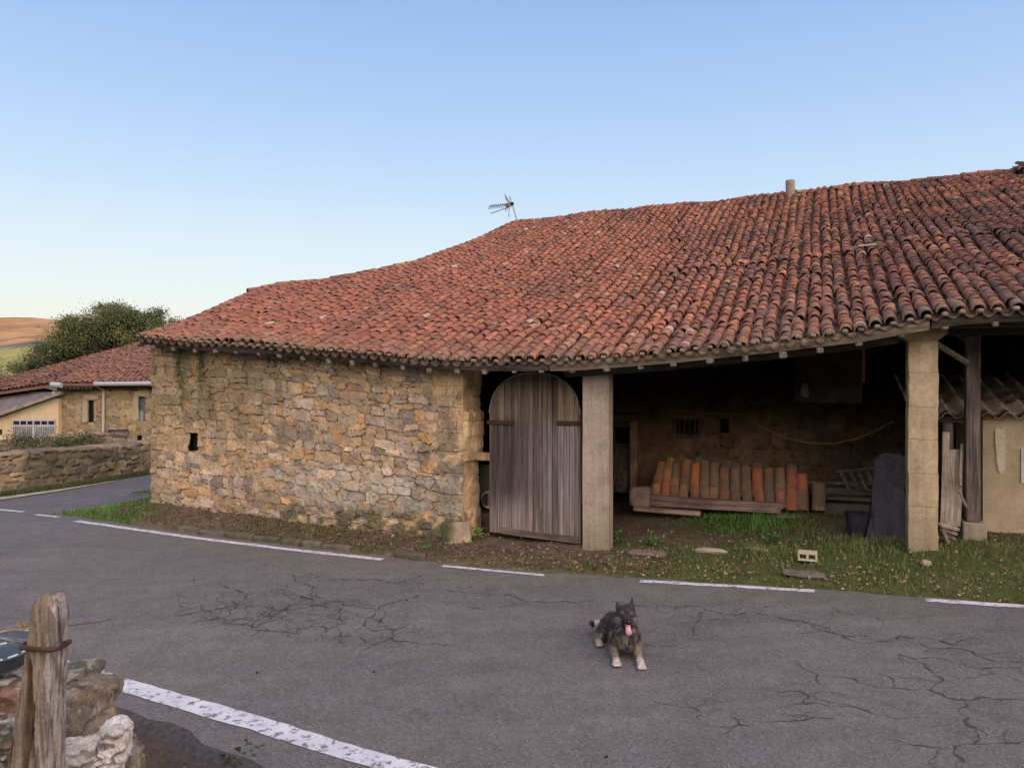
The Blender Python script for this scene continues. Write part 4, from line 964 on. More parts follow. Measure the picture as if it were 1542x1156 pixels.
for (x, y, t, sz, c1, c2) in ((1306, 352, 3.75, (.26, .16), (.28, .25, .22), (.38, .34, .3)),):
    sq = bpx(x, t)[0]; f = MB(); p = B(sq, t, float(roofz(sq, t))+.15); f.box(p, (sz[0], sz[1], .02), BR @ Matrix.Rotation(R(12), 3, 'X'), .004); f.build('roof_slab', pmat('grey roof slab', c1, c2), barn)

# --- lean-to box inside the right bay
leanto = thing('lean_to_shed', 'cream rendered shed with corrugated fibre roof built inside the right porch bay', 'shed', B(7, 1.6, .4))
lw = bpx(1480, 1.4)[0]; lt = bz(1500, 621, 1.4)[1]
wA, wzb2 = bz(1537, 727, 1.4); wB = wA+.42; wzt2 = bz(1537, 675, 1.4)[1]
f = MB(); bbox_(f, lw, wA, 1.4, 1.6, .2, lt); bbox_(f, wB, 12.2, 1.4, 1.6, .2, lt); bbox_(f, wA, wB, 1.4, 1.6, .2, wzb2); bbox_(f, wA, wB, 1.4, 1.6, wzt2, lt); bbox_(f, lw, lw+.18, 1.6, 3.4, .2, lt)
bmesh.ops.remove_doubles(f.bm, verts=f.bm.verts[:], dist=.0001)
M_cream = pmat('cream lime render', (.30, .245, .155), (.38, .31, .20), 3.2, .95, .4, .003, 70, c3=(.44, .37, .25)); f.build('wall', M_cream, leanto)
# repair patch
Vk, Fk = rock(B(bpx(1511, 1.39)[0], 1.40, bz(1511, 678, 1.4)[1]), (.19, .02, .58), 31, 4, rough_=.25); np_mesh('render_patch', Vk, Fk, pmat('pale render patch', (.44, .38, .28), (.52, .45, .34), 7), parent=leanto)
f = MB(); a, z_ = bz(1482, 631, 1.38); b_ = bpx(1507, 1.38)[0]; bbox_(f, a, (a+b_)/2-.005, 1.385, 1.42, z_-.01, z_+.07, .005); bbox_(f, (a+b_)/2+.005, b_, 1.385, 1.42, z_-.01, z_+.07, .005); f.build('exposed_brick', pmat('orange brick', (.40, .16, .06), (.5, .22, .09), 9), leanto)
f = MB(); 
bbox_(f, wA+.001, wA+.035, 1.375, 1.41, wzb2, wzt2); bbox_(f, wB-.035, wB-.001, 1.375, 1.41, wzb2, wzt2); bbox_(f, wA+.035, wB-.035, 1.375, 1.41, wzb2, wzb2+.035); bbox_(f, wA+.035, wB-.035, 1.375, 1.41, wzt2-.035, wzt2)
wn_ = f.build('window', pmat('whitened frame', (.45, .45, .44), (.55, .55, .53)), leanto)
M_glass = newmat('dark window glass'); M_glass[2].inputs['Base Color'].default_value = (.015, .018, .022, 1); M_glass[2].inputs['Roughness'].default_value = .08; M_glass = M_glass[0]
f = MB(); bbox_(f, wA+.035, wB-.035, 1.40, 1.408, wzb2+.035, wzt2-.035); f.build('pane', M_glass, wn_)
# corrugated roof sheet
V = []; sA = bpx(1412, 1.25)[0]; z0 = bz(1440, 624, 1.25)[1]; z1 = bz(1440, 566, 3.4)[1]
nu = 160; rows_ = 14; su = np.linspace(sA-.3, 11.8, nu*2)
for sgn in (0, -1):
    for s in su:
        for k in range(rows_):
            t = 1.2+(3.5-1.2)*k/(rows_-1); V.append(Bn(s, t, z0+(z1-z0)*k/(rows_-1)+.036*math.sin(s*math.tau/.21)+sgn*.008+.010*math.sin(k*1.7+s*3)))
V = np.array(V); cn = vn(V, 6, 14, 4)[:, None]; cc = np.array([.40, .36, .28])*(1-cn)+np.array([.60, .55, .44])*cn; cc = blend(cc, .7*sst(vn(V, 3, 15, 3), .5, .65), (.27, .22, .13))
g_ = grid_faces(nu*2, rows_); g2 = g_[:, ::-1]+nu*2*rows_
ed = np.array([(i*rows_, (i+1)*rows_, (i+1)*rows_+nu*2*rows_, i*rows_+nu*2*rows_) for i in range(nu*2-1)])
np_mesh('corrugated_roof', V, np.concatenate([g_, g2, ed]), M_stone, cc, parent=leanto, smooth=True)
# debris (leaves, broken tile bits) on the corrugated roof are part of its litter
V, Ff = [], []; off = 0
for k in range(60):
    s = rnd.uniform(sA, 9.5); t = rnd.uniform(1.6, 3.3); p = B(s, t, z0+(z1-z0)*(t-1.2)/2.3+.05); a = rnd.uniform(0, 3.14); L = rnd.uniform(.08, .3)
    d = Vector((math.cos(a), math.sin(a), rnd.uniform(-.1, .2)))*L; n_ = Vector((-d.y, d.x, 0)).normalized()*rnd.uniform(.015, .05)
    V += [p-d-n_, p+d-n_, p+d+n_, p-d+n_]; Ff.append((off, off+1, off+2, off+3)); off += 4
np_mesh('roof_litter', np.array(V), np.array(Ff), M_leafv, np.repeat(np.array([.16, .12, .07])*(.5+RS.rand(60, 1)), 4, 0), parent=leanto)
f = MB(); a = bpx(1418, 1.5)[0]; b_ = lw; bbox_(f, a-.1, b_-.002, 1.42, 1.52, lt-.13, lt-.05, .006); f.build('door_lintel', M_greywoodh, leanto)
a = bpx(1420, 1.42)[0]; f = MB(); bbox_(f, a, a+.11, 1.40, 1.5, .35, lt-.132, .006); f.build('door_post', M_greywood, leanto)

# timber prop on a concrete block
pa = bpx(1455, .85)[0]; pb_ = bpx(1477, .85)[0]; zb_k = bz(1466, 786, .85)[1]; zt_k = bz(1466, 505, .85)[1]
f = MB(); bbox_(f, pa, pb_, .85, 1.03, zb_k, zt_k, .012); f.build('timber_prop', wood('grey split timber', (.05, .042, .038), (.13, .11, .10), (.23, .20, .18), 'z', .8), barn, jit=.010, cuts=3)
f = MB(); bbox_(f, bpx(1450, .8)[0], bpx(1486, .8)[0], .78, 1.1, .3, zb_k, .012); f.build('prop_block', concmat('grey concrete plinth', (.22, .19, .15), (.29, .25, .19), (.34, .29, .22), .2), barn)
M_brace = wood('pale brace', (.16, .13, .10), (.26, .22, .17), (.34, .29, .23), 'x')
f = MB(); f.tube([B(s2b-.02, .18, bz(1415, 515, .2)[1]), B(bpx(1455, .8)[0], .8, bz(1455, 545, .8)[1])], .035, 6); f.build('brace', M_brace, barn)
f = MB(); f.tube([B(s2b+.25, 1.6, 2.95), B(bpx(1456, .9)[0], .9, bz(1456, 512, .9)[1])], .035, 6); f.build('brace', M_brace, barn)
# ================================================================== KERB, PORCH THINGS
M_kerb = vmat('kerb stone', 50, 8, .7, 1.3, .6, .006)
V, Ff, C = [], [], []; off = 0; s = float(ST(*onroad(262, 800)[:2])[0]); send = float(ST(*onroad(640, 845)[:2])[0]); k = 0
while s < send:
    L = rnd.uniform(.30, .62); gap = rnd.uniform(.01, .06)
    if not (rnd.random() < .12):
        e = float(te(s+L/2)); p = B(s+L/2, e+.05, 0); p.z = float(Rz(p.x))+.015+rnd.uniform(-.012, .012)
        kv, kf = rock(p, (L, .14, .13), 200+k, 3, 2, .03, AW+rnd.uniform(-.05, .05)); V.append(kv); Ff.append(kf+off); off += len(kv)
        n_ = vn(kv, 12, 5, 3)[:, None]; c = np.array([.115, .10, .075])*(.6+.8*n_)*rnd.uniform(.8, 1.2); c = blend(c, .7*sst(vn(kv, 5, 9, 2), .45, .6), (.06, .065, .03)); C.append(c)
    s += L+gap; k += 1
kb = np_mesh('kerb', np.concatenate(V), np.concatenate(Ff), M_kerb, np.concatenate(C), smooth=True); tag(kb, kind='structure')

def Gz(s, t): p = B(s, t); return float(G(p.x, p.y))
FL = lambda s, t: Gz(s, t)+.0
# upright stacked roof tiles, each a thing
def arc_tile(name, c, width, depth, L, lean, yaw, c_, label, group, taperk=.85, roll=0, lay=None):
    n = 9; th = .014; V = []; Ff = []; K = 5
    for j in range(K):
        f_ = j/(K-1); ww = width*(1-(1-taperk)*f_); dd = depth*(1-(1-taperk)*f_)
        for side in (0, 1):
            for i in range(n):
                a = math.pi*i/(n-1); V.append((-math.cos(a)*(ww/2-side*th), -math.sin(a)*(dd-side*th), L*f_))
    V = np.array(V); st_ = 2*n
    for j in range(K-1):
        for i in range(n-1):
            a = j*st_+i; Ff.append((a, a+1, a+st_+1, a+st_)); b_ = a+n; Ff.append((b_, b_+st_, b_+st_+1, b_+1))
        for i in (0, n-1): a = j*st_+i; Ff.append((a, a+n, a+n+st_, a+st_))
    for j in (0, K-1):
        for i in range(n-1): a = j*st_+i; Ff.append((a, a+n, a+n+1, a+1))
    Rm = np.array(Matrix.Rotation(AW+yaw, 3, 'Z') @ Matrix.Rotation(roll, 3, 'Y') @ Matrix.Rotation(lean, 3, 'X'))
    W = V@Rm.T+np.array(c)
    n1 = vn(W, 9, int(abs(c[0])*100) % 97, 3)[:, None]; n2 = vn(W, 3.5, int(abs(c[0])*137) % 91, 3)
    cc = np.array(c_)*np.array([.84, .96, 1.0])*(.7+.6*n1); cc = blend(cc*.85, .85*sst(n2, .44, .62), (.13, .095, .06))
    o = np_mesh(name, W, np.array(Ff), M_tile, cc, loc=c, smooth=False); return tag(o, label, 'roof tile', group)
TS = 2.25          # depth of the stack inside the porch
tc_ = [(.46, .16, .065), (.50, .20, .075), (.40, .18, .09), (.42, .15, .07), (.54, .17, .06), (.26, .16, .09), (.24, .16, .10), (.44, .15, .08), (.24, .16, .10), (.33, .15, .09), (.46, .15, .06), (.36, .16, .075), (.27, .15, .09), (.38, .12, .065), (.42, .14, .07)]
xs = [988, 1001, 1015, 1029, 1045, 1060, 1075, 1090, 1107, 1124, 1141, 1158, 1175, 1191.5, 1208.5]
ybot = 745; 
lab_mid = 'curved clay roof tile standing upright mid-row in the porch stack'
for i, x in enumerate(xs):
    yb = np.interp(x, [988, 1208], [745, 770]); yt = np.interp(x, [988, 1208], [692, 711])+rnd.uniform(-5, 4)
    s, zb_ = bz(x, yb+6, TS+.02); _, zt__ = bz(x, yt, TS+.3)
    zb_ = max(zb_, FL(s, TS)+.08 if x < 1185 else FL(s, TS)+.06)
    L = (zt__-zb_)/math.cos(.28)
    lb = lab_mid; g_ = 'upright roof tiles in the porch stack'
    if i == 0: lb = 'yellowish clay roof tile standing at the left end of the upright stack'
    if i == 4: lb = 'brightest orange upright roof tile, fifth from the left in the stack'
    if i == 14: lb = 'brown orange upright roof tile at the right end of the tall row'
    # upper (tall) tile, then the short lower tile it is slipped over
    arc_tile('roof_tile', B(s, TS+.06, zb_+L*.26), .176, .095, L*.76, -.27, rnd.uniform(-.1, .1), tc_[i], lb, g_, .84, roll=(.14 if i < 2 else .05 if i < 5 else -.02)+rnd.uniform(-.03, .03))
    lo_lab = 'lower clay tile half hidden under an upright tile of the porch stack'
    if x > 1180:  lo_lab = 'full-height lower clay tile on the plank at the right end of the stack'
    arc_tile('roof_tile', B(s+rnd.uniform(-.01, .02), TS-.0, zb_-(.0 if x < 1180 else .03)), .19 if x > 1180 else .165, .085, L*(.42 if x < 1180 else .55), -.22, rnd.uniform(-.12, .12), tc_[(i*5+2) % 15], lo_lab, 'lower tiles in the porch stack', .9)
    if i < 9 or i % 3 == 0:   # cap tile behind, leaning to the wall
        arc_tile('roof_tile', B(s+.07, TS+.36, zb_+L*.62), .20, .09, L*.5, -.75, rnd.uniform(-.2, .2), (.20, .13, .085), 'dull brown clay tile behind the tops of the upright tiles', 'rear tiles in the porch stack', .85, roll=.25)
s, z_ = bz(1233, 770, TS-.1)
z_ = max(z_, FL(s, TS-.1)+.05)
arc_tile('roof_tile', B(s, TS-.1, z_), .19, .09, .37, -.12, 0, (.30, .17, .08), 'single short ochre roof tile standing apart right of the stack', None, .9)
# sleepers below the tiles
def beam(x0, y0, x1, y1, t, hgt, dep, label, mat=M_greywoodh, name='timber_beam'):
    a, za = bz(x0, y0, t); b_, zb_ = bz(x1, y1, t); p0 = B(a, t, za); p1 = B(b_, t, zb_); y = (p1-p0); L = y.length; y.normalize()
    rot = Matrix((y, Vector((U[0], U[1], 0)), y.cross(Vector((U[0], U[1], 0))))).transposed(); f = MB(); f.box((p0+p1)/2, (L, dep, hgt), rot, .008)
    o = f.build(name, mat, loc=(p0+p1)/2-Vector((0, 0, hgt/2)), jit=.006); return tag(o, label, 'timber')
M_beam1 = wood('dim brown timber', (.09, .065, .05), (.17, .125, .10), (.25, .20, .16), 'x', rz=AW)
beam(976, 748, 1180, 762, TS-.16, .075, .12, 'upper weathered beam lying right in front of the upright tiles', M_beam1)
beam(972, 757, 1176, 769, TS-.24, .075, .12, 'middle weathered beam under the upper one below the tile stack', M_beam1)
beam(955, 765, 1055, 773, TS-.38, .06, .14, 'pale short beam lowest at the left foot of the tile stack', wood('pale old timber', (.14, .10, .075), (.25, .19, .145), (.33, .26, .2), 'x', rz=AW))
beam(1170, 776, 1262, 783, TS-.22, .06, .16, 'reddish grey plank carrying the three right-hand tiles', M_beam1, 'plank')
sb, zb_ = bz(965, 748, TS-.2); Vk, Fk = rock(B(sb, TS-.2, zb_), (.33, .3, .34), 41, 3, 3, .03, AW)
tag(np_mesh('stone_block', Vk, Fk, M_stone, np.array([.22, .165, .12])*(.7+.6*vn(Vk, 9, 1, 3)[:, None]), loc=B(sb, TS-.2, zb_-.17), smooth=True), 'squared brown stone block at the left end of the tile stack', 'stone')
for (x, y, w_, h_, lb) in ((917, 712, .10, .42, 'grey board leaning low against the stable door'), (934, 716, .12, .36, 'second darker board beside the stable door foot')):
    s, z_ = bz(x, 742, 3.2); f = MB(); f.box(B(s, 3.3, z_+h_/2), (w_*1.6, .03, h_), BR @ Matrix.Rotation(-.25, 3, 'X'), .004)
    tag(f.build('board', M_inwood, loc=B(s, 3.2, z_)), lb, 'board')
# low dark planks piled right of the tiles and a slatted rack on them
for i, (x0, y0, x1, y1, t, h_) in enumerate(((1215, 725, 1312, 727, 2.9, .05), (1220, 737, 1316, 740, 2.75, .10), (1243, 748, 1316, 752, 2.5, .05), (1240, 764, 1312, 767, 2.4, .14))):
    beam(x0, y0, x1, y1, t, h_, .2, ['thin pale batten on top of the dark plank pile', 'dark plank second in the pile right of the tiles', 'narrow grey plank above the lowest wide one', 'wide dark plank at the foot of the pile'][i], pmat('gloomy plank', (.05, .042, .034), (.10, .085, .068), 10, sc3=(1, 1, 5)) if i else M_inwood, 'plank')
pr = thing('slatted_rack', 'dim slatted wooden rack leaning behind the black sheet', 'rack', B(bpx(1290, 2.6)[0], 2.6, .5))
f = MB(); a, za = bz(1259, 710, 2.6); b_, zb_ = bz(1325, 704, 2.6); f.tube([B(a, 2.6, za), B(b_, 2.6, zb_)], .018, 6); f.build('rail', M_inwood, pr)
f = MB(); a, za = bz(1275, 728, 2.6); b_, zb_ = bz(1328, 745, 2.6); f.tube([B(a, 2.63, za), B(b_, 2.63, zb_)], .02, 6); f.build('rail', M_inwood, pr)
for x0 in (1266, 1281, 1293, 1306):
    a, za = bz(x0, 709, 2.57); b_, zb_ = bz(x0+13, 738, 2.57); f = MB(); f.tube([B(a, 2.57, za), B(b_, 2.57, zb_)], .026, 4); f.build('slat', M_inwood, pr)
# leaning black sheeted panel
pts = [(1305, 822), (1362, 824), (1362, 690), (1356, 684), (1326, 683), (1318, 692)]
f = MB(); P = []
for (x, y) in pts:
    tt = .75+.55*(824-y)/140; s, z_ = bz(x, y, tt); P.append(B(s, tt, z_))
f.prism(P, Vector((U[0], U[1], 0))*.09)
bmesh.ops.triangulate(f.bm, faces=f.bm.faces[:]); bmesh.ops.subdivide_edges(f.bm, edges=f.bm.edges[:], cuts=5, use_grid_fill=True)
tag(f.build('black_sheet', M_black, loc=B(5.1, .8, .3), jit=.035), 'black plastic sheeted panel leaning inside the cream pillar', 'sheet')
s, z_ = bz(1291, 806, .9); bk = thing('bucket', 'dark bucket on the grass left of the black sheeting', 'bucket', B(s, .9, Gz(s, .9)))
f = MB(); g0 = Gz(s, .9); f.tube([B(s, .95, g0), B(s, .95, g0+.28)], [.11, .14], 18, caps=False); f.tube([B(s, .95, g0+.01), B(s, .95, g0+.27)], [.105, .132], 18, caps=True); f.build('body', M_black, bk)
f = MB(); f.tube([B(s+.142*math.cos(a), .95+.142*math.sin(a), g0+.28) for a in np.linspace(0, math.tau, 20)], .008, 5); f.build('rim', M_black, bk)
# hollow concrete block
s, zz = bz(1216, 822, -.38); g0 = Gz(s, -.38)+.02
M_hb = pmat('pale hollow block', (.36, .33, .22), (.47, .43, .30), 9, .95, .5, .004, 90)
f = MB(); W_, H_, D_ = .20, .092, .16; th = .02
def hbx(a, b_, c, d): f.box(B(s+(a+b_)/2, -.38, g0+(c+d)/2), (b_-a, D_, d-c), BR, .003)
hbx(-W_/2, W_/2, 0, th); hbx(-W_/2, W_/2, H_-th, H_); hbx(-W_/2, -W_/2+th, th, H_-th); hbx(W_/2-th, W_/2, th, H_-th); hbx(-.012, .012, th, H_-th)
tag(f.build('hollow_block', M_hb, loc=B(s, -.38, g0)), 'pale two-hole hollow block lying on the grass', 'block')
# flat stones / slabs in the grass
for i, (x, y, t0, sz, c_, lb) in enumerate(((1210, 838, -.85, (.46, .26, .035), (.13, .115, .095), 'flat grey brown slab sunk in grass below the hollow block'), (1071, 816, -.05, (.42, .16, .07), (.30, .27, .19), 'pale flat stone in the porch grass, left of two'),
        (1140, 817, .05, (.30, .14, .06), (.20, .16, .12), 'brown flat stone in the grass between pale stone and block'), (975, 822, -.2, (.5, .3, .04), (.15, .12, .10), 'thin brown slab by the foot of the first pillar'), (1395, 843, -.45, (.10, .09, .08), (.30, .26, .2), 'small pale pebble before the cream pillar'))):
    s = bpx(x, t0)[0]; Vk, Fk = rock(B(s, t0, Gz(s, t0)+.018), sz, 60+i, 3, 6, .05, AW)
    tag(np_mesh('flat_stone', Vk, Fk, M_stone, np.array(c_)*(.7+.6*vn(Vk, 9, 1, 3)[:, None]), loc=B(s, t0, Gz(s, t0)), smooth=True), lb, 'stone')
# sagging cable across the inner wall
pts = []
for (x, y) in ((1062, 622), (1118, 624), (1132, 633), (1155, 647), (1185, 660), (1220, 667), (1255, 668), (1290, 660), (1320, 648), (1345, 634)):
    s, z_ = bz(x, y, 3.2 if x > 1120 else 3.45); pts.append(B(s, 3.2 if x > 1120 else 3.45, z_))
f = MB(); f.tube(pts, .011, 6); tag(f.build('cable', pmat('dusty cable', (.17, .13, .08), (.26, .20, .13)), loc=pts[0]), 'thin sagging cable strung along the dark inner wall', 'cable')

# things glimpsed between wall corner and door
fan = thing('fan_grille', 'white round slatted grille peeping past the left edge of the arched door', 'grille', B(.20, .8, .3))
s, z_ = bz(733, 752, .8); c0 = B(s+.03, .8, z_); M_wh = pmat('off white plastic', (.45, .44, .42), (.6, .59, .56), 5, .5)
X_ = Vector((E[0], E[1], 0))
f = MB(); f.tube([c0+X_*.10*math.cos(a)+Vector((0, 0, .115*math.sin(a))) for a in np.linspace(0, math.tau, 24)], .014, 6); f.build('ring', M_wh, fan)
for k in range(-4, 5):
    zz = k*.024; hw = .1*math.sqrt(max(0, 1-(zz/.115)**2)); f = MB(); f.tube([c0+X_*-hw+Vector((0, .01, zz)), c0+X_*hw+Vector((0, .01, zz))], .0055, 5); f.build('slat', M_wh, fan)
f = MB(); f.tube([c0+Vector((0, .012, 0)), c0+Vector((0, .03, 0))], .1, 20); f.build('drum', M_black, fan)
f = MB(); s, z_ = bz(733, 790, .75); f.tube([B(s+.05, .75, z_-.08), B(s+.05, .75, z_+.16), B(s+.05, .75, z_+.19)], [.13, .15, .14], 18); tag(f.build('tub', pmat('dull brown tub', (.05, .03, .025), (.09, .055, .045)), loc=B(s, .75, z_-.1)), 'dull brown round tub standing under the white grille', 'tub')
f = MB(); s, z_ = bz(732, 720, .95); f.box(B(s+.05, .95, z_-.05), (.3, .04, .5), BR, .01); tag(f.build('grey_panel', pmat('grey green panel', (.10, .10, .075), (.15, .145, .11)), loc=B(s, .95, z_-.3)), 'grey green panel standing behind the white grille', 'panel')

# rotten boards and sticks in the right bay
M_pb = wood('bleached board', (.16, .135, .10), (.28, .245, .19), (.38, .34, .27), 'z')
for i, (x0, y0, x1, y1, wd, t, lb) in enumerate(((1421, 800, 1424, 650, .07, .55, 'narrow bleached board leaning against the back of the pillar'), (1428, 790, 1432, 676, .09, .7, 'wide bleached board leaning upright in the right bay'), (1438, 792, 1443, 677, .12, .85, 'bleached board with a green top leaning beside the timber prop'),
        (1446, 730, 1449, 668, .025, .8, 'thin pale lath upright by the timber prop'), (1443, 738, 1456, 764, .03, .7, 'short grey stick slanting down to the prop'), (1414, 786, 1430, 822, .03, .35, 'dark stick slanting at the right foot of the pillar'))):
    a, za = bz(x0, y0, t); b_, zb_ = bz(x1, y1, t+.15); p0 = B(a, t, za); p1 = B(b_, t+.15, zb_); y = (p1-p0); L = y.length; y.normalize(); x_ = Vector((E[0], E[1], 0)); z__ = x_.cross(y).normalized(); x_ = y.cross(z__)
    f = MB(); f.box((p0+p1)/2, (wd, L, .022), Matrix((x_, y, z__)).transposed(), .004); tag(f.build('board', M_pb, loc=p0, jit=.012, cuts=2), lb, 'board')
for i in range(4):
    a, za = bz(1416+i*2, 790+i*6, .3+.08*i); b_, zb_ = bz(1443-i*3, 797+i*7, .45+.08*i); f = MB(); f.tube([B(a, .3+.08*i, za), B(b_, .45+.08*i, zb_)], .022, 5)
    tag(f.build('wood_scrap', M_pb, loc=B(a, .4, za)), ['topmost pale scrap', 'second pale scrap', 'third pale scrap', 'lowest pale scrap'][i]+' in the small heap right of the cream pillar', 'wood scrap', 'scraps by the cream pillar')

# TV antenna
sA_, tA_ = bpx(781, 9.9)[0], 9.9; Zp = bpx(781, 9.9)[1]
def apx(x, y): p = px(x, y, Zp); return Vector(p)
an = thing('tv_antenna', 'thin grey tv antenna on a tilted mast at the ridge end', 'antenna', apx(781, 333))
M_al = pmat('grey aluminium', (.22, .27, .31), (.33, .38, .42), 10, .5, .1, .001, metal=.3)
f = MB(); f.tube([apx(783, 345), apx(767.5, 296)], .022, 6); f.build('mast', M_al, an)
f = MB(); f.tube([apx(772, 307), apx(736, 311)], .015, 5); f.build('boom', M_al, an)
f = MB(); f.tube([apx(771, 309)+Vector((0, .1, 0)), apx(738, 315)+Vector((0, .4, -.03))], .013, 5); f.build('boom', M_al, an)
for k in range(9):
    u = k/8; c = apx(738+u*22, 311-u*2); f = MB(); f.tube([c+Vector((.05, -.14, .03)), c+Vector((-.05, .14, -.04))], .009, 4); f.build('element', M_al, an)
for sg, (x, y) in ((1, (760, 294)), (-1, (766, 325))):
    f = MB(); a = apx(768, 307)
    for k in range(5): 
        f.tube([a+Vector((-.03*k, -.22, sg*.04*k)), a+Vector((-.03*k, .22, sg*.04*k+sg*.01))], .007, 4)
    f.tube([a, apx(x, y)], .010, 4); f.tube([a+Vector((0, -.2, 0)), apx(x, y)+Vector((0, -.2, 0))], .007, 4); f.tube([a+Vector((0, .2, 0)), apx(x, y)+Vector((0, .2, 0))], .007, 4); f.build('reflector', M_al, an)
f = MB(); f.box(apx(764, 309), (.12, .08, .09), None, .01); f.build('junction_box', pmat('dusky plastic', (.13, .08, .10), (.18, .12, .14)), an)
f = MB(); f.box(apx(771, 307), (.10, .10, .07), None, .01); f.build('clamp', M_dark, an)
# ================================================================== BEYOND: neighbour house, annex, walls, tree
ZH = 36.
nh = thing('neighbour_house', 'long stone house with red tiled roof beyond the low walls', 'house', px(158, 690, ZH)-np.array([0, 0, 1.]))
def hpx(x, y, dz=0): return Vector(px(x, y, ZH+dz))
HP = np.array([(.27, .205, .12), (.24, .18, .105), (.30, .235, .15), (.21, .165, .11), (.31, .22, .11)])
x0, x1 = float(px(86, 0, ZH)[0]), float(px(262, 0, ZH)[0]); zt = hpx(0, 578).z; zb_ = -2.7
UU, VV, dep, col, gf_, inf = rubble(x1-x0, zt-zb_, .055, 51, (.2, .34), (.25, .55), HP, np.array([.26, .20, .125]), relief=.06)
col = blend(col, .5*sst(vn(inf['P2'], .8, 2, 3), .5, .65), (.17, .145, .095))
Xh = x0+UU; Zh_ = zb_+VV; cu = Xh[gf_].mean(1); cv = Zh_[gf_].mean(1)
holes = [(133, 602, 142, 636), (209, 597, 219, 634), (164, 646, 195, 720), (208, 656, 214, 667)]
for (a, b_, c_, d_) in holes:
    pa_, pb2 = hpx(a, d_), hpx(c_, b_); k = ~((cu > pa_.x) & (cu < pb2.x) & (cv > pa_.z) & (cv < pb2.z)); gf_ = gf_[k]; cu = cu[k]; cv = cv[k]
np_mesh('wall', np.c_[Xh, ZH-dep, Zh_], gf_, M_stone, col, parent=nh, smooth=True)
f = MB(); f.box((x0+.2, ZH+5, (zt+zb_)/2), (.4, 9.8, zt-zb_)); f.box((x1, ZH+5, (zt+zb_)/2), (.4, 9.8, zt-zb_)); f.box(((x0+x1)/2, ZH+10, (zt+zb_)/2), (x1-x0, .3, zt-zb_)); f.box(((x0+x1)/2, ZH+.5, (zt+zb_)/2), (x1-x0-.5, .06, zt-zb_-.1)); f.build('side_wall', M_wallp, nh)
M_win = pmat('grey window board', (.10, .10, .10), (.17, .17, .175), 6)
M_winl = pmat('pale blue grey shutter', (.22, .25, .29), (.30, .33, .38), 6)
for i, (a, b_, c_, d_) in enumerate(holes):
    pa_, pb2 = hpx(a, d_, .25), hpx(c_, b_, .25); f = MB(); f.box(((pa_.x+pb2.x)/2, ZH+.2, (pa_.z+pb2.z)/2), (pb2.x-pa_.x+.1, .05, pb2.z-pa_.z+.1))
    if i == 2:
        o = f.build('garage_door', M_winl, nh); q_ = hpx(164, 655, .2); f = MB(); f.box(((pa_.x+pb2.x)/2, ZH+.16, q_.z+.05), (pb2.x-pa_.x, .03, .35)); f.build('dark_light', M_win, o)
        f = MB(); f.box(((pa_.x+pb2.x)/2-.35, ZH+.155, q_.z-.7), (.45, .03, 1.1)); f.build('dark_light', M_win, o)
    else:
        o = f.build('window', (M_win, M_winl, None, M_dark)[i] if i != 1 else M_win, nh)
        if i == 1:
            f = MB(); f.box(((pa_.x+pb2.x)/2-.02, ZH+.15, (pa_.z+pb2.z)/2-.35), (pb2.x-pa_.x-.06, .03, .5)); f.build('pane', M_winl, o)
        if i == 0:
            f = MB(); f.box(((pa_.x+pb2.x)/2+.06, ZH+.15, (pa_.z+pb2.z)/2), (.16, .03, pb2.z-pa_.z-.1)); f.build('pane', M_dark, o)
M_sur = pmat('tan dressed stone', (.27, .22, .15), (.34, .28, .2), 5)
for (a, b_, c_, d_) in holes[:2]:
    f = MB(); pa_, pb2 = hpx(a, d_), hpx(c_, b_)
    f.box(((pa_.x+pb2.x)/2, ZH-.01, pb2.z+.12), (pb2.x-pa_.x+.4, .14, .24), None, .02); f.box((pa_.x-.13, ZH-.01, (pa_.z+pb2.z)/2), (.25, .13, pb2.z-pa_.z), None, .02); f.build('window_surround', M_sur, nh)
# roof: tiles over a slanting roof plane. corners in space
A_ = hpx(84, 578, -.6); Bp = hpx(262, 577, -.6); C_ = Vector(px(270, 519, ZH+7.5)); D_ = Vector(px(200, 521, ZH+7.5)); Lp = Vector(px(-70, 600, ZH+1.0)); Lq = Vector(px(-75, 593, ZH+6))
def quadroof(name, a, b_, c, d, parent, pitch=.24, expo=.36, seed=0):
    rs = np.random.RandomState(seed); nc = int((b_-a).length/pitch); nr_ = int((d-a).length/expo)
    P, X, Y, Z, cc = [], [], [], [], []
    a, b_, c, d = map(np.array, (a, b_, c, d))
    ii, jj = np.meshgrid(np.arange(nc+1)/nc, np.arange(nr_+1)/nr_, indexing='ij'); ii = ii.ravel(); jj = jj.ravel()
    f_ = lambda i, j: ((1-i)*(1-j))[:, None]*a+(i*(1-j))[:, None]*b_+(i*j)[:, None]*c+((1-i)*j)[:, None]*d
    P = f_(ii, jj); y = f_(ii, jj+.01)-P; y /= np.linalg.norm(y, axis=1)[:, None]; x = f_(ii+.01, jj)-P; x /= np.linalg.norm(x, axis=1)[:, None]; z = np.cross(x, y); z /= np.linalg.norm(z, axis=1)[:, None]; x = np.cross(y, z)
    y = y*math.cos(-.05)+z*math.sin(-.05)
    cc = pal[rs.choice(len(pal), len(P), p=pw)]*rs.uniform(.85, 1.15, (len(P), 1)); cc = cc*.5+np.array([.165, .105, .08])*.5
    l = vn(P, .45, seed+3, 3)[:, None]; cc = cc*(1-.35*sst(l, .45, .65))
    tv = tile_template(pitch*.86, pitch*.7, .09, .075, expo*1.5, 5)
    P = P+z*(.05+rs.uniform(0, .02, (len(P), 1)))+rs.normal(0, .012, P.shape)
    V, F_, C2_ = place(tv, P, x, y, z, cc)
    return np_mesh(name, V, F_, M_tile, C2_, parent=parent)
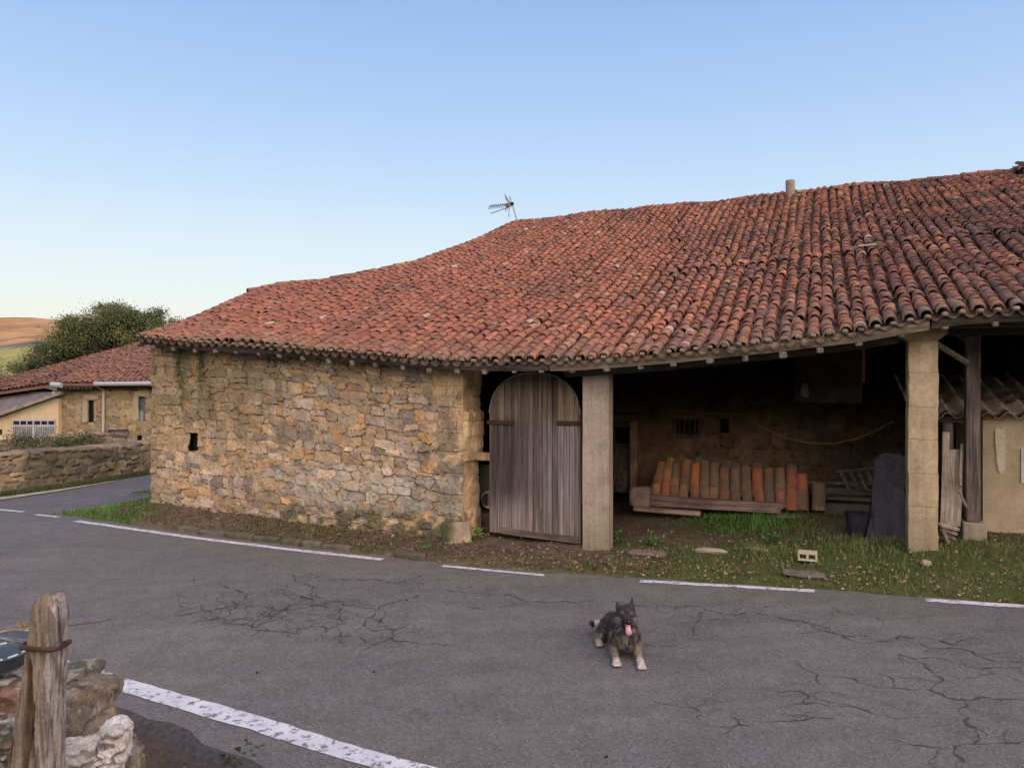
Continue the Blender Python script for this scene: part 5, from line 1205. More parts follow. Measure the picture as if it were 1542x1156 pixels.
f = MB(); dn = Vector((0, 0, -.12)); f.prism([A_, Bp, C_, D_], dn); f.prism([Lp, A_-Vector((.02, 0, 0)), D_-Vector((.02, 0, 0)), Lq], dn)
f.prism([D_+Vector((0, .01, 0)), C_+Vector((0, .01, 0)), C_+Vector((2, 6, -3)), D_+Vector((-2, 6, -3))], dn); hr = f.build('roof', pmat('tile bed', (.13, .07, .05), (.18, .09, .065)), nh)
quadroof('roof_tiles', A_, Bp, C_, D_, hr, seed=1); quadroof('roof_tiles', Lp, A_, D_, Lq, hr, seed=2)
M_gut = pmat('pale zinc gutter', (.26, .26, .28), (.34, .34, .36), 6, .5)
f = MB(); f.tube([hpx(142, 578, -.75), hpx(262, 577, -.75)], .10, 8); f.build('gutter', M_gut, nh)
f = MB(); f.tube([hpx(77, 579, -.75), hpx(93, 580, -.75)], .13, 8); f.build('gutter', M_gut, nh)
f = MB(); f.tube([hpx(143, 579, -.7), hpx(156, 588, -.15), hpx(155, 660, -.15), hpx(155, 720, -.15)], .06, 8); f.build('downpipe', pmat('light pipe', (.34, .30, .26), (.40, .36, .32)), nh)
f = MB()
for k in range(9): 
    c = hpx(95+k*6, 583, -.25); f.box(c, (.12, .8, .16))
f.build('eave_rafters', M_deck, nh)
f = MB(); f.box(((x0+x1)/2, ZH-.25, hpx(0, 583).z), (x1-x0, .5, .05)); f.build('soffit', M_deck, nh)
# cream annex with dark roof
ax_ = thing('garage_annex', 'cream rendered annex with slate grey lean-to roof and barred garage front', 'garage', px(40, 690, 35.7)-np.array([0, 0, 1.2]))
ZA = 35.7
def aq(x, y, dz=0): return Vector(px(x, y, ZA+dz))
M_an = pmat('cream annex render', (.44, .35, .21), (.52, .42, .27), 2.5, .95)
f = MB(); f.prism([aq(-120, 720), aq(88, 720), aq(88, 600), aq(-120, 668)], Vector((0, .5, 0))); f.build('wall', M_an, ax_)
f = MB(); f.prism([aq(-130, 671, -.35), aq(90, 594, -.35), aq(90, 589, -.35), aq(-130, 664, -.35)], Vector((0, .5, 0))); f.build('verge_tiles', M_raft, ax_)
M_slate = pmat('dusky roof sheet', (.095, .085, .088), (.16, .145, .145), 3, .8, .4, .01, 30)
f = MB(); f.prism([aq(-130, 662, -.3), aq(88, 590, -.3), aq(64, 583, 5.5), aq(-150, 590, 5.5)], Vector((0, 0, -.06))); f.build('roof', M_slate, ax_)
M_grl = pmat('grey white louvre', (.30, .30, .32), (.40, .40, .42), 6, .6)
gx0, gx1 = aq(21, 0).x, aq(84, 0).x; gz0, gz1 = aq(0, 659).z, aq(0, 631).z
f = MB(); f.box(((gx0+gx1)/2, ZA-.04, (gz0+gz1)/2), (gx1-gx0, .06, gz1-gz0)); gd = f.build('garage_front', M_grl, ax_)
for k in range(6):
    a = gx0+(gx1-gx0)*(k+.12)/6; b_ = gx0+(gx1-gx0)*(k+.88)/6; f = MB(); f.box(((a+b_)/2, ZA-.08, gz1-.16), (b_-a, .03, .16)); f.build('light', M_dark, gd)
f = MB()
for k in range(24):
    if k == 12: continue
    a = gx0+(gx1-gx0)*(k+.5)/24; f.box((a, ZA-.085, (gz0+gz1-.34)/2), (.028, .03, gz1-gz0-.34))
f.build('louvre_gaps', M_win, gd)
f = MB(); f.box(((gx0+gx1)/2, ZA-.1, (gz0+gz1)/2), (.07, .04, gz1-gz0+.02)); f.build('mullion', M_grl, gd)
f = MB(); c = aq(2, 650); f.box((c.x-.1, ZA-.01, c.z), (.28, .04, .24)); f.build('window', M_dark, ax_)
f = MB(); c = aq(87, 592); f.box((c.x, ZA-.3, c.z+.02), (.14, .14, .14), None, .03); f.build('lamp', M_gut, ax_)

# low field walls
def lowwall(name, pts, h, th, label, pal_, seed, extra=None, mort=(.12, .10, .075), dx=.03, rowh=(.12, .22), stw=(.18, .4)):
    """pts polyline [(x,y)], front face toward camera; heights array h"""
    P = np.array([p[:2] for p in pts], float); seg = np.linalg.norm(np.diff(P, axis=0), axis=1); L = np.concatenate([[0], np.cumsum(seg)])
    hm = max(h)+.25; UU, VV, dep, col, gf_, inf = rubble(L[-1], hm, dx, seed, rowh, stw, pal_, np.array(mort), relief=.05)
    Xc = np.interp(UU, L, P[:, 0]); Yc = np.interp(UU, L, P[:, 1]); hh = np.interp(UU, L, h); d = np.gradient(P, axis=0)
    dx_ = np.interp(UU, L, d[:, 0]); dy_ = np.interp(UU, L, d[:, 1]); nn = np.hypot(dx_, dy_); nx, ny = dy_/nn, -dx_/nn
    g0 = G(Xc, Yc)-.15; z = g0+VV/hm*(hh+.15+(vn(np.c_[UU, UU*0], 3, seed, 3)-.5)*.10)
    V = np.c_[Xc+nx*dep, Yc+ny*dep, z]
    col = blend(col, .6*sst(vn(inf['P2'], 1.6, seed+3, 3), .5, .65), (.075, .075, .045))
    nu, nv = inf['nu'], inf['nv']
    # top and back
    topi = np.arange(nu)*nv+nv-1; K = 6; ext = []; ec = []
    for k in range(1, K+1):
        f_ = k/K; ext.append(np.c_[Xc[topi]-nx[topi]*th*f_, Yc[topi]-ny[topi]*th*f_, z[topi]+(.03*math.sin(f_*3.14))+(vn(np.c_[UU[topi], np.full(nu, k)], 5, seed+1, 2)-.5)*.07]); ec.append(col[topi]*(.7+.5*RS.rand(nu, 1)))
    ext.append(np.c_[Xc[topi]-nx[topi]*th, Yc[topi]-ny[topi]*th, g0[topi]-.2]); ec.append(col[topi])
    EV = np.stack(ext, 1).reshape(-1, 3); EC = np.stack(ec, 1).reshape(-1, 3); base = len(V); ne = K+1
    ef = grid_faces(nu, ne)+base; i = np.arange(nu-1); jf = np.c_[topi[i], topi[i+1], base+(i+1)*ne, base+i*ne]
    caps = []
    V_ = np.r_[V, EV]; C_2 = np.r_[col, EC]
    for e_ in (0, nu-1):
        ring = list(np.arange(e_*nv, e_*nv+nv))+[base+e_*ne+k for k in range(ne)]; c_i = len(V_); V_ = np.r_[V_, [V_[ring].mean(0)]]; C_2 = np.r_[C_2, [col[e_*nv]]]
        caps.append(np.array([(ring[k], ring[k+1], c_i) for k in range(len(ring)-1)]))
    o = np_mesh(name, V_, [np.r_[gf_, ef, jf], np.r_[caps[0], caps[1]]], M_stone, C_2, loc=(P[0][0], P[0][1], float(g0[0])+.15), smooth=True)
    return tag(o, label, 'stone wall')
LP = np.array([(.25, .19, .12), (.21, .165, .11), (.28, .21, .13), (.19, .155, .11), (.33, .245, .14)])
f1w = lowwall('field_wall', [(-16, 13.2), (-13, 14.4), (-11.0, 15.0), (-10.4, 15.5), (-10.0, 16.2), (-9.55, 17.4), (-9.2, 18.8), (-8.75, 21.5), (-8.0, 26)], [.80, .80, .80, .80, .80, .74, .72, .70, .7], .45, 'low mossy stone wall along the side road, nearest of two', LP, 71)
lowwall('field_wall', [(-18, 18.0), (-14.5, 18.8), (-11.5, 19.6), (-10.9, 20.3), (-10.6, 21)], [.93, .96, .92, .9, .8], .5, 'higher overgrown stone wall behind the roadside wall', LP*.85, 77, mort=(.07, .07, .05))
# pale coping on the near wall's left part
f = MB()
for k in range(7):
    a = np.array([-13.1, 14.38])+(np.array([-11.0, 15.0])-np.array([-13.1, 14.38]))*k/7; b_ = np.array([-13.1, 14.38])+(np.array([-11.0, 15.0])-np.array([-13.1, 14.38]))*(k+.97)/7
    m_ = (a+b_)/2; an_ = math.atan2(b_[1]-a[1], b_[0]-a[0]); f.box((m_[0]-.05, m_[1]+.2, float(G(m_[0], m_[1]))+.84), (np.linalg.norm(b_-a), .52, .06), rotz(an_), .012)
f.build('coping', M_concstrip, f1w)
f = MB()
for k in range(9):
    a = np.array([-10.05, 16.1])+(np.array([-8.95, 20.4])-np.array([-10.05, 16.1]))*(k)/9; b_ = a+(np.array([-8.95, 20.4])-np.array([-10.05, 16.1]))*.96/9; m_ = (a+b_)/2; an_ = math.atan2(b_[1]-a[1], b_[0]-a[0])
    f.box((m_[0]-.2, m_[1]+.04, float(G(m_[0], m_[1]))+.745-k*.003), (np.linalg.norm(b_-a), .5, .05), rotz(an_), .012)
f.build('coping', pmat('mossy coping slab', (.09, .08, .06), (.19, .165, .125), 6), f1w)

# leaf clumps helper
def leaves(P, size, colr, aspect=.55, up=.3, rs=RS):
    n = len(P); d = rs.normal(0, 1, (n, 3)); d[:, 2] = d[:, 2]*.6+up; d /= np.linalg.norm(d, axis=1)[:, None]; r = rs.normal(0, 1, (n, 3)); x = np.cross(d, r); x /= np.linalg.norm(x, axis=1)[:, None]
    s_ = (size*rs.uniform(.6, 1.3, n))[:, None]; z = np.cross(x, d)*.25
    V = np.stack([P, P+d*s_*.5+x*s_*aspect*.5+z*s_, P+d*s_, P+d*s_*.5-x*s_*aspect*.5+z*s_], 1).reshape(-1, 3)
    Ff = np.arange(n*4).reshape(n, 4); return V, Ff, np.repeat(colr, 4, 0)
def foliage(center, radii, nclump, nleaf, size, c1, c2, seed, csize=.28):
    rs = np.random.RandomState(seed); d = rs.normal(0, 1, (nclump, 3)); d /= np.linalg.norm(d, axis=1)[:, None]; r = rs.uniform(.35, 1, nclump)**.6
    cc = np.array(center)+d*r[:, None]*np.array(radii)*(.75+.5*vn(d*2, 1.3, seed, 2)[:, None])
    P = np.repeat(cc, nleaf, 0)+rs.normal(0, 1, (nclump*nleaf, 3))*csize*np.array([1, 1, .7])*np.repeat(rs.uniform(.6, 1.4, nclump), nleaf)[:, None]
    cl = rs.rand(nclump)[:, None]; col = np.array(c1)*(1-cl)+np.array(c2)*cl; col = np.repeat(col, nleaf, 0)*rs.uniform(.7, 1.3, (len(P), 1))
    return cc, leaves(P, size, col, rs=rs)
def tree(label, base, crowns, th, nleaf, size, c1, c2, seed, csize=.3, nb=26, group=None):
    rs = np.random.RandomState(seed); t = thing('broadleaf_tree', label, 'tree', base, group); base = np.array(base, float)
    Vs, Fs, Cs = [], [], []; off = 0; f = MB(); k0 = crowns[0][0]
    f.tube([base+np.array([0, 0, -.2]), base+(np.array(k0)-base)*.5+np.array([.1, 0, 0]), np.array(k0)], [th, th*.7, th*.3], 8)
    for ci, (c, rad, ncl) in enumerate(crowns):
        cc, (V, Ff, C) = foliage(c, rad, ncl, nleaf, size, c1, c2, seed+ci, csize); Vs.append(V); Fs.append(Ff+off); Cs.append(C); off += len(V)
        for k in rs.choice(len(cc), min(nb, len(cc)), False):
            st = base+(np.array(k0)-base)*rs.uniform(.45, .95); mid = (st+cc[k])/2+rs.normal(0, .12, 3); f.tube([st, mid, cc[k]], [th*.28, th*.16, th*.05], 5)
    f.build('trunk', pmat('bark', (.05, .04, .03), (.10, .085, .065), 12, .95), t)
    np_mesh('crown', np.concatenate(Vs), np.concatenate(Fs), M_leafv, np.concatenate(Cs), parent=t); return t
TZ = 47.
def tq(x, y, dz=0): return px(x, y, TZ+dz)
cw = []
for (x, y, rx, ry, n_) in ((195, 490, 44, 26, 62), (150, 500, 48, 26, 62), (118, 520, 44, 26, 56), (215, 505, 40, 30, 50), (85, 530, 30, 24, 30), (112, 495, 18, 20, 18), (60, 553, 22, 12, 16), (40, 557, 12, 8, 7), (170, 478, 30, 18, 30), (250, 500, 30, 30, 26)):
    cw.append((tq(x, y), (rx*TZ/F, 2.2, ry*TZ/F), n_))
tree('large spreading dark green tree rising behind the neighbour roof', (float(tq(160, 0)[0]), TZ, -2.6), cw, .32, 170, .12, (.045, .068, .026), (.15, .17, .06), 5, .27, 22)
tree('small yellow green tree beyond the walls at the left edge', (float(px(-30, 0, 60)[0]), 60, -3), [(px(-35, 568, 60), (2.5, 2, .9), 20)], .12, 60, .2, (.06, .08, .03), (.13, .14, .05), 9, .4, 6)
# shrubs on the rear wall
for i, (x, y, Z, rad, n_, c1, c2, lb) in enumerate(((60, 692, 18.0, (1.3, .3, .14), 26, (.05, .03, .025), (.11, .06, .05), 'dry reddish creeper between the two low walls'), (125, 668, 19.2, (.75, .35, .22), 26, (.035, .05, .02), (.09, .11, .05), 'green bramble bush on the rear wall top'), (45, 664, 18.6, (1.2, .3, .12), 22, (.04, .055, .02), (.10, .12, .05), 'ivy trailing on the rear wall left of the bramble'), (20, 740, 15, (.01, .01, .01), 1, (.05, .06, .02), (.08, .1, .03), None))):
    if lb is None: continue
    c = px(x, y, Z); cc, (V, Ff, C) = foliage(c, rad, n_, 60, .055, c1, c2, 80+i, .11)
    tag(np_mesh('shrub', V, Ff, M_leafv, C, loc=(c[0], c[1], c[2]-.2)), lb, 'shrub')
# ================================================================== GRASS AND LITTER
rs = np.random.RandomState(5)
def cand(n, s0, s1, t0, t1):
    s = rs.uniform(s0, s1, n); t = rs.uniform(t0, t1, n); p = Bn(s, t, 0.); return s, t, p
def blades(P, h, w_, col, lean=.5):
    n = len(P); a = rs.uniform(0, math.tau, n); dx = np.c_[np.cos(a), np.sin(a), np.zeros(n)]; b_ = rs.uniform(0, math.tau, n); ld = np.c_[np.cos(b_), np.sin(b_), np.zeros(n)]*(lean*rs.rand(n)*h)[:, None]
    up = np.array([0, 0, 1.])*h[:, None]; hw = dx*w_/2
    V = np.stack([P-hw, P+hw, P+hw*.75+up*.55+ld*.35, P-hw*.75+up*.55+ld*.35, P+up*(.96)+ld], 1).reshape(-1, 3); i = np.arange(n)*5
    q_ = np.c_[i, i+1, i+2, i+3]; t_ = np.c_[i+3, i+2, i+4]; return V, q_, t_, np.repeat(col, 5, 0)
Vs, Qs, Ts, Cs = [], [], [], []; off = 0
def addbl(P, h, w_, col, lean=.5):
    global off
    V, q_, t_, C = blades(P, h, w_, col, lean); Vs.append(V); Qs.append(q_+off); Ts.append(t_+off); Cs.append(C); off += len(V)
s, t, p = cand(420000, -8.2, 8.6, -2.4, 3.2)
e = te(s); k = (t > e+.0) & (rs.rand(len(s)) < .55); s, t, p, e = s[k], t[k], p[k], e[k]
# nothing inside walls / on the road side
k = ~((s < .02) & (s > -5.75) & (t > -.04)); s, t, p, e = s[k], t[k], p[k], e[k]
k = ~((s < -5.7) & (t > .3+(-5.7-s)*1.1)); s, t, p, e = s[k], t[k], p[k], e[k]
k = ~((s > s1a-.02) & (s < s1b+.02) & (t > -.03) & (t < .36)) & ~((s > s2a-.02) & (s < s2b+.02) & (t > -.03) & (t < .34)); s, t, p, e = s[k], t[k], p[k], e[k]
g = greenness(p[:, 0], p[:, 1]); k = rs.rand(len(s)) < (g**1.3*1.0+.02); s, t, p, e, g = s[k], t[k], p[k], e[k], g[k]
k = rs.rand(len(s)) < .42; s, t, p, e, g = s[k], t[k], p[k], e[k], g[k]
p[:, 2] = G(p[:, 0], p[:, 1])-.01
hh = (.018+.033*rs.rand(len(s))*(.4+g))*(1+.9*sst(vn(p[:, :2], 1.8, 3, 3), .5, .75))
hh *= 1+.6*((s > 3.6) & (t > -.3)); patch = np.exp(-(((s-3.55)/.95)**2+((t-1.75)/.55)**2)); hh *= 1+.35*patch; hh *= np.where(t > .1, .72, 1)
mixc = rs.rand(len(s))[:, None]; lush = np.clip(patch*1.4+.9*((s > -8) & (s < -5.3)), 0, 1)[:, None]
c1 = np.array([.055, .092, .022])*(1-mixc)+np.array([.11, .145, .038])*mixc; c1 = c1*(1-lush)+np.array([.075, .20, .028])*lush*(.7+.6*mixc)
dry = (rs.rand(len(s)) < .13)[:, None]; c1 = np.where(dry, np.array([.19, .16, .08]), c1)
addbl(p, hh, .009, c1, .9)
# weeds & grass along near side of the road
s, t, p = cand(26000, -7, 3, -7.5, -4.2); d = tn(s)-.52-t; k = (d > .0) & (d < 1.9) & (vn(p[:, :2], 1.6, 31, 3)*1.1+.25*np.exp(-((d-.18)/.14)**2) > .67); s, t, p, d = s[k], t[k], p[k], d[k]
p[:, 2] = G(p[:, 0], p[:, 1])-.01; addbl(p, .02+.05*rs.rand(len(s)), .005, np.array([.05, .07, .02])*(.6+rs.rand(len(s), 1)), .9)
# verge behind: strip by the side-road wall
n = 9000; u = rs.rand(n); X_g = np.interp(u, [0, .3, .6, 1], [-10.2, -9.75, -9.3, -8.8]); Y_g = np.interp(u, [0, .3, .6, 1], [15.2, 16.1, 17.6, 20.2]); off_ = rs.uniform(-.02, .38, n)
p = np.c_[X_g+off_*.95, Y_g-off_*.25, np.zeros(n)]; p[:, 2] = G(p[:, 0], p[:, 1]); addbl(p, .05+.07*rs.rand(n), .012, np.array([.055, .075, .025])*(.6+.8*rs.rand(n, 1)), .7)
grass = np_mesh('grass', np.concatenate(Vs), [np.concatenate(Qs), np.concatenate(Ts)], M_leafv, np.concatenate(Cs)); tag(grass, kind='stuff')
# fallen leaves
s, t, p = cand(30000, -7.8, 8.6, -2.2, 1.2); e = te(s); k = (t > e-.02) & ~((s < .02) & (t > -.04)) & (rs.rand(len(s)) < .16+.84*np.exp(-((t-e-.2)/.3)**2)*sst(s, -.5, 1.5)); p = p[k]; s = s[k]
k = rs.rand(len(s)) < .55*np.where(s > .5, 1, .55); p = p[k]; s = s[k]
p[:, 2] = G(p[:, 0], p[:, 1])+rs.uniform(.012, .035, len(p)); n = len(p)
cl = np.array([(.26, .19, .10), (.20, .13, .06), (.32, .26, .15), (.14, .09, .05), (.30, .22, .09)])[rs.choice(5, n)]*rs.uniform(.7, 1.2, (n, 1))
V, Ff, C = leaves(p, .038, cl*.85, .75, 0, rs)
fl = np_mesh('fallen_leaves', V, Ff, M_leafv, C); tag(fl, kind='stuff')
# brown twig and litter at the foot of the wall
s, t, p = cand(15000, -6.3, 3.0, -1.9, .0); e = te(s); k = (t > e+.06) & (rs.rand(len(s)) < np.where(s < .1, .62, .4*sst(.0-t, -.05, .3))); p = p[k]
p[:, 2] = G(p[:, 0], p[:, 1])+rs.uniform(.0, .03, len(p)); n = len(p); cl = np.array([(.13, .085, .05), (.09, .06, .04), (.17, .12, .075), (.06, .045, .03), (.15, .085, .05)])[rs.choice(5, n)]*rs.uniform(.6, 1.2, (n, 1))
V, Ff, C = leaves(p, .045, cl, .5, .1, rs); tag(np_mesh('leaf_litter', V, Ff, M_leafv, C), kind='stuff')
# near-side litter / pebbles
s, t, p = cand(5000, -7, 2, -8.5, -4.4); d = tn(s)-.5-t; k = d > .05; p = p[k]; p[:, 2] = G(p[:, 0], p[:, 1])+.008; n = len(p)
V, Ff, C = leaves(p, .028, np.array([.12, .095, .07])*rs.uniform(.4, 1.5, (n, 1)), .7, .1, rs); tag(np_mesh('dirt_litter', V, Ff, M_leafv, C), kind='stuff')
# named small plants
for i, (x, t0, c, n_, h_, lb) in enumerate(((718, .12, (.10, .19, .03), 60, .16, 'bright green weed sprouting between wall corner and arched door'), (983, .35, (.06, .11, .03), 90, .12, 'small leafy weed in the porch right of the first pillar'), (925, .35, (.045, .09, .022), 120, .14, 'dark green weed tuft at the right foot of the first pillar'), (1163, .55, (.05, .10, .025), 110, .10, 'low leafy weed between the pale stone and hollow block'), (640, -.65, (.06, .11, .03), 40, .07, 'little sprout on the bank under the wall corner'), (372, None, (.045, .07, .022), 34, .05, 'small weed in the dirt near the road line'))):
    if t0 is None: q_ = np.array([(372-CX)/F*4.55, 4.55, 0]); q_[2] = float(G(q_[0], q_[1]))
    else: s0 = bpx(x, t0)[0]; q_ = np.array(B(s0, t0, Gz(s0, t0)))
    P = q_+np.c_[rs.normal(0, .06, n_), rs.normal(0, .06, n_), rs.uniform(.01, h_, n_)]
    V, Ff, C = leaves(P, .05, np.array(c)*rs.uniform(.6, 1.4, (n_, 1)), .7, .4, rs); tag(np_mesh('weed', V, Ff, M_leafv, C, loc=q_), lb, 'weed')

# ================================================================== DOG
dogp = onroad(938, 992); 
DX, DY = (941-CX)/F*6.09, 6.09; DZ = float(Rz(DX))
def build_dog():
    bm = bmesh.new()
    def ell(c, r, rot=None):
        m = Matrix.Translation(c) @ (rot.to_4x4() if rot else Matrix.Identity(4)) @ Matrix.Diagonal((*r, 1)); bmesh.ops.create_icosphere(bm, subdivisions=3, radius=1, matrix=m)
    def cap(a, b_, ra, rb, n=7):
        a, b_ = Vector(a), Vector(b_)
        for i in range(n): f_ = i/(n-1); r = ra+(rb-ra)*f_; ell(a.lerp(b_, f_), (r, r, r))
    # trunk, lying, receding back and to the left
    cap((.01, .06, .17), (-.0, .28, .15), .098, .108, 8); cap((-.0, .28, .15), (-.02, .46, .125), .108, .10, 5)
    ell((.0, -.03, .195), (.088, .09, .125)); ell((.0, -.06, .15), (.070, .075, .085))
    cap((0, 0, .25), (0, -.035, .33), .088, .078)                 # neck with ruff
    ell((0, -.045, .378), (.078, .085, .062)); ell((0, -.075, .365), (.072, .06, .05))      # skull, brow
    for sx in (-1, 1): ell((sx*.052, -.055, .338), (.038, .055, .045))                         # cheeks
    cap((0, -.10, .362), (0, -.185, .350), .040, .028); ell((0, -.19, .352), (.026, .018, .02))  # muzzle
    cap((0, -.09, .318), (0, -.155, .288), .030, .017)                                            # open lower jaw
    for sx, tz, tx in ((-1, .468, .066), (1, .505, .058)):                                        # ears
        cap((sx*.048, -.025, .415), (sx*tx, -.025, tz), .029, .006, 9)
    # front legs: shoulder, elbow, wrist, paw
    for sx, px_, py in ((-1, -.098, -.225), (1, .085, -.29)):
        cap((sx*.070, .01, .17), (sx*.092, .04, .075), .055, .040); cap((sx*.092, .04, .07), (px_, py+.07, .040), .038, .025); cap((px_, py+.07, .040), (px_, py, .030), .025, .027)
        for tx in (-.020, -.007, .007, .020): cap((px_+tx, py-.02, .024), (px_+tx*1.15, py-.045, .018), .014, .011, 3)
    # hind legs
    cap((-.07, .42, .12), (-.145, .30, .095), .080, .050); cap((-.16, .30, .09), (-.185, .36, .035), .045, .03); cap((-.185, .36, .035), (-.185, .22, .030), .03, .027)
    for tx in (-.018, -.006, .006, .018): cap((-.185+tx, .20, .024), (-.185+tx, .18, .018), .013, .010, 3)
    cap((.05, .42, .12), (.115, .30, .10), .078, .05); cap((.115, .30, .09), (.128, .20, .032), .042, .028)
    # tail curling out to the left
    cap((-.06, .52, .11), (-.13, .54, .085), .036, .034); cap((-.13, .54, .085), (-.185, .50, .10), .034, .03, 5); cap((-.185, .50, .10), (-.22, .47, .125), .03, .016, 4)
    me = bpy.data.meshes.new('tmp'); bm.to_mesh(me); bm.free(); o = bpy.data.objects.new('tmp', me); COL.objects.link(o)
    m = o.modifiers.new('r', 'REMESH'); m.mode = 'VOXEL'; m.voxel_size = .0065
    m2 = o.modifiers.new('s', 'SMOOTH'); m2.factor = .5; m2.iterations = 5
    dg = bpy.context.evaluated_depsgraph_get(); ev = o.evaluated_get(dg); me2 = ev.to_mesh()
    n = len(me2.vertices); V = np.empty(n*3); me2.vertices.foreach_get('co', V); V = V.reshape(-1, 3); N_ = np.empty(n*3); me2.vertices.foreach_get('normal', N_); N_ = N_.reshape(-1, 3)
    q_ = np.array([tuple(p.vertices) for p in me2.polygons if len(p.vertices) == 4]); t_ = np.array([tuple(p.vertices) for p in me2.polygons if len(p.vertices) == 3])
    ev.to_mesh_clear(); bpy.data.objects.remove(o); bpy.data.meshes.remove(me); return V, N_, q_, t_
dV, dN, dq, dt_ = build_dog()
def dogcol(V):
    x, y, z = V[:, 0], V[:, 1], V[:, 2]; n1 = vn(V, 26, 3, 3); n2 = vn(V*np.array([1, 1, .4]), 60, 4, 2)
    c = np.tile(np.array([.030, .028, .030]), (len(V), 1)); tan = (.135, .112, .082); grey = (.17, .16, .145); white = (.36, .33, .285)
    c = blend(c, .6*sst(n1*.6+n2*.4, .52, .68)*np.where(z > .36, .35, 1), (.12, .11, .095))                                  # brindled grizzle
    c = blend(c, .85*sst(.22-z, 0, .06)*sst(.04-y, 0, .05)*sst(z, .03, .06)*sst(n1*.6+n2*.4+.0, .44, .62), tan)   # chest
    c = blend(c, .9*sst(.30-z, 0, .03)*sst(z, .20, .24)*sst(-y, .02, .06)*sst(np.abs(x), .03, .06)*sst(n2, .4, .6), tan)
    c = blend(c, .6*sst(np.abs(x)-.028, 0, .02)*sst(.366-z, 0, .015)*sst(z, .29, .31)*sst(-y, .05, .09), grey)  # cheeks
    c = blend(c, .45*np.exp(-(((np.abs(x)-.036)/.011)**2+((z-.402)/.008)**2))*(y < -.06), (.20, .17, .14))           # brow spots
    c = blend(c, .9*sst(.13-z, 0, .03)*sst(-y, -.02, .05)*sst(np.abs(x), .05, .07), (.16, .135, .10))     # forelegs
    c = blend(c, .95*sst(-y, .17, .23)*(z < .08), white)
    c = blend(c, .9*sst(.12-z, 0, .04)*sst(-x, .13, .16)*sst(.38-y, 0, .1), (.20, .16, .11)); c = blend(c, .5*(y < .24)*(z < .06)*(x < -.14), white)
    tail = (y > .43)*sst(-x, .14, .155)*(z < .16); c = blend(c, tail*1.0, white); c = blend(c, sst(-x, .194, .202)*tail, (.02, .02, .02))
    c = blend(c, .8*(x > .125)*sst(z, .10, .13)*sst(.24-z, 0, .04)*(y > .1)*sst(n1, .4, .5), (.30, .28, .25))                        # pale flank patch
    nose = (y < -.192)*(z > .335); c = np.where(nose[:, None], np.array([.01, .01, .011]), c)
    c = blend(c, sst(.012-np.abs(z-.334), 0, .006)*sst(-y, .10, .12)*(np.abs(x) < .045)*(y > -.2), (.012, .011, .012))                                # dark lips
    toes = sst(-z, -.018, -.010); c = blend(c, .85*toes, (.05, .045, .04)); return c*(.75+.5*n2[:, None])
ang = R(0); ca, sa2 = math.cos(ang), math.sin(ang)
def dogw(V): V = np.asarray(V)*np.array([.98, .98, .93]); V = np.c_[V[:, 0]*ca-V[:, 1]*sa2, V[:, 0]*sa2+V[:, 1]*ca, V[:, 2]]; return V+np.array([DX, DY, DZ+.0])
dog = np_mesh('dog', dogw(dV), [dq, dt_], M_fur, dogcol(dV), loc=(DX, DY, DZ), smooth=True)
tag(dog, 'black and tan shaggy dog lying on the road with tongue hanging out', 'dog')
# fur tufts
k = rs.choice(len(dV), 15000); fv = dV[k]; fn = dN[k]
keep = ~((fv[:, 1] < -.165) & (fv[:, 2] > .25)) & ~(fv[:, 2] < .022) & ~((fv[:, 2] > .44)) & ~((np.abs(fv[:, 0]) < .03) & (fv[:, 2] > .27) & (fv[:, 2] < .345) & (fv[:, 1] < -.07)); fv, fn = fv[keep], fn[keep]
flow = np.c_[np.zeros(len(fv)), np.where(fv[:, 2] > .3, .55, .35), np.full(len(fv), -.55)]; flow[:, 2] = np.where(fv[:, 2] > .4, .1, -.6)
dr = fn*.55+flow*.6+rs.normal(0, .16, fv.shape); dr /= np.linalg.norm(dr, axis=1)[:, None]
ln = np.where((fv[:, 2] > .34) | (fv[:, 2] < .07), .010, .020)*rs.uniform(.6, 1.3, len(fv)); ln = np.where((fv[:, 1] > .05) & (fv[:, 2] > .08), .024, ln)
sd_ = np.cross(dr, fn); sd_ /= np.linalg.norm(sd_, axis=1)[:, None]+1e-9
a = fv-fn*.002-sd_*.0022; b_ = fv-fn*.002+sd_*.0022; c_ = fv+dr*ln[:, None]; V = np.stack([a, b_, c_], 1).reshape(-1, 3)
np_mesh('fur', dogw(V), np.arange(len(V)).reshape(-1, 3), M_fur, np.repeat(dogcol(fv)*rs.uniform(.7, 1.5, (len(fv), 1)), 3, 0), parent=dog)
# tongue, eyes, nose
tp = [(0, -.10, .325), (0, -.15, .318), (0, -.178, .300), (.002, -.186, .268), (.004, -.184, .245), (.004, -.181, .234)]; tw = [.018, .019, .019, .024, .023, .011]
V, Ff = [], []
for i, (p_, w_) in enumerate(zip(tp, tw)):
    p0 = Vector(p_); d = (Vector(tp[min(i+1, 5)])-Vector(tp[max(i-1, 0)])).normalized(); nn_ = Vector((1, 0, 0)).cross(d)
    for k_ in range(12):
        a = k_*math.tau/12; V.append(p0+Vector((1, 0, 0))*w_*math.cos(a)+nn_*(.006*math.sin(a)+.004*abs(math.cos(a))))
V = [tuple(v) for v in V]
for i in range(5):
    for k_ in range(12): Ff.append((i*12+k_, i*12+(k_+1) % 12, (i+1)*12+(k_+1) % 12, (i+1)*12+k_))
V.append(tp[-1]); Ft = [(60+k_, 60+(k_+1) % 12, 72) for k_ in range(12)]
M_tongue = pmat('wet pink tongue', (.46, .20, .27), (.55, .26, .33), 40, .35, .1, .001, 200, spec=.5)
np_mesh('tongue', dogw(np.array(V)), [np.array(Ff), np.array(Ft)], M_tongue, parent=dog, smooth=True)
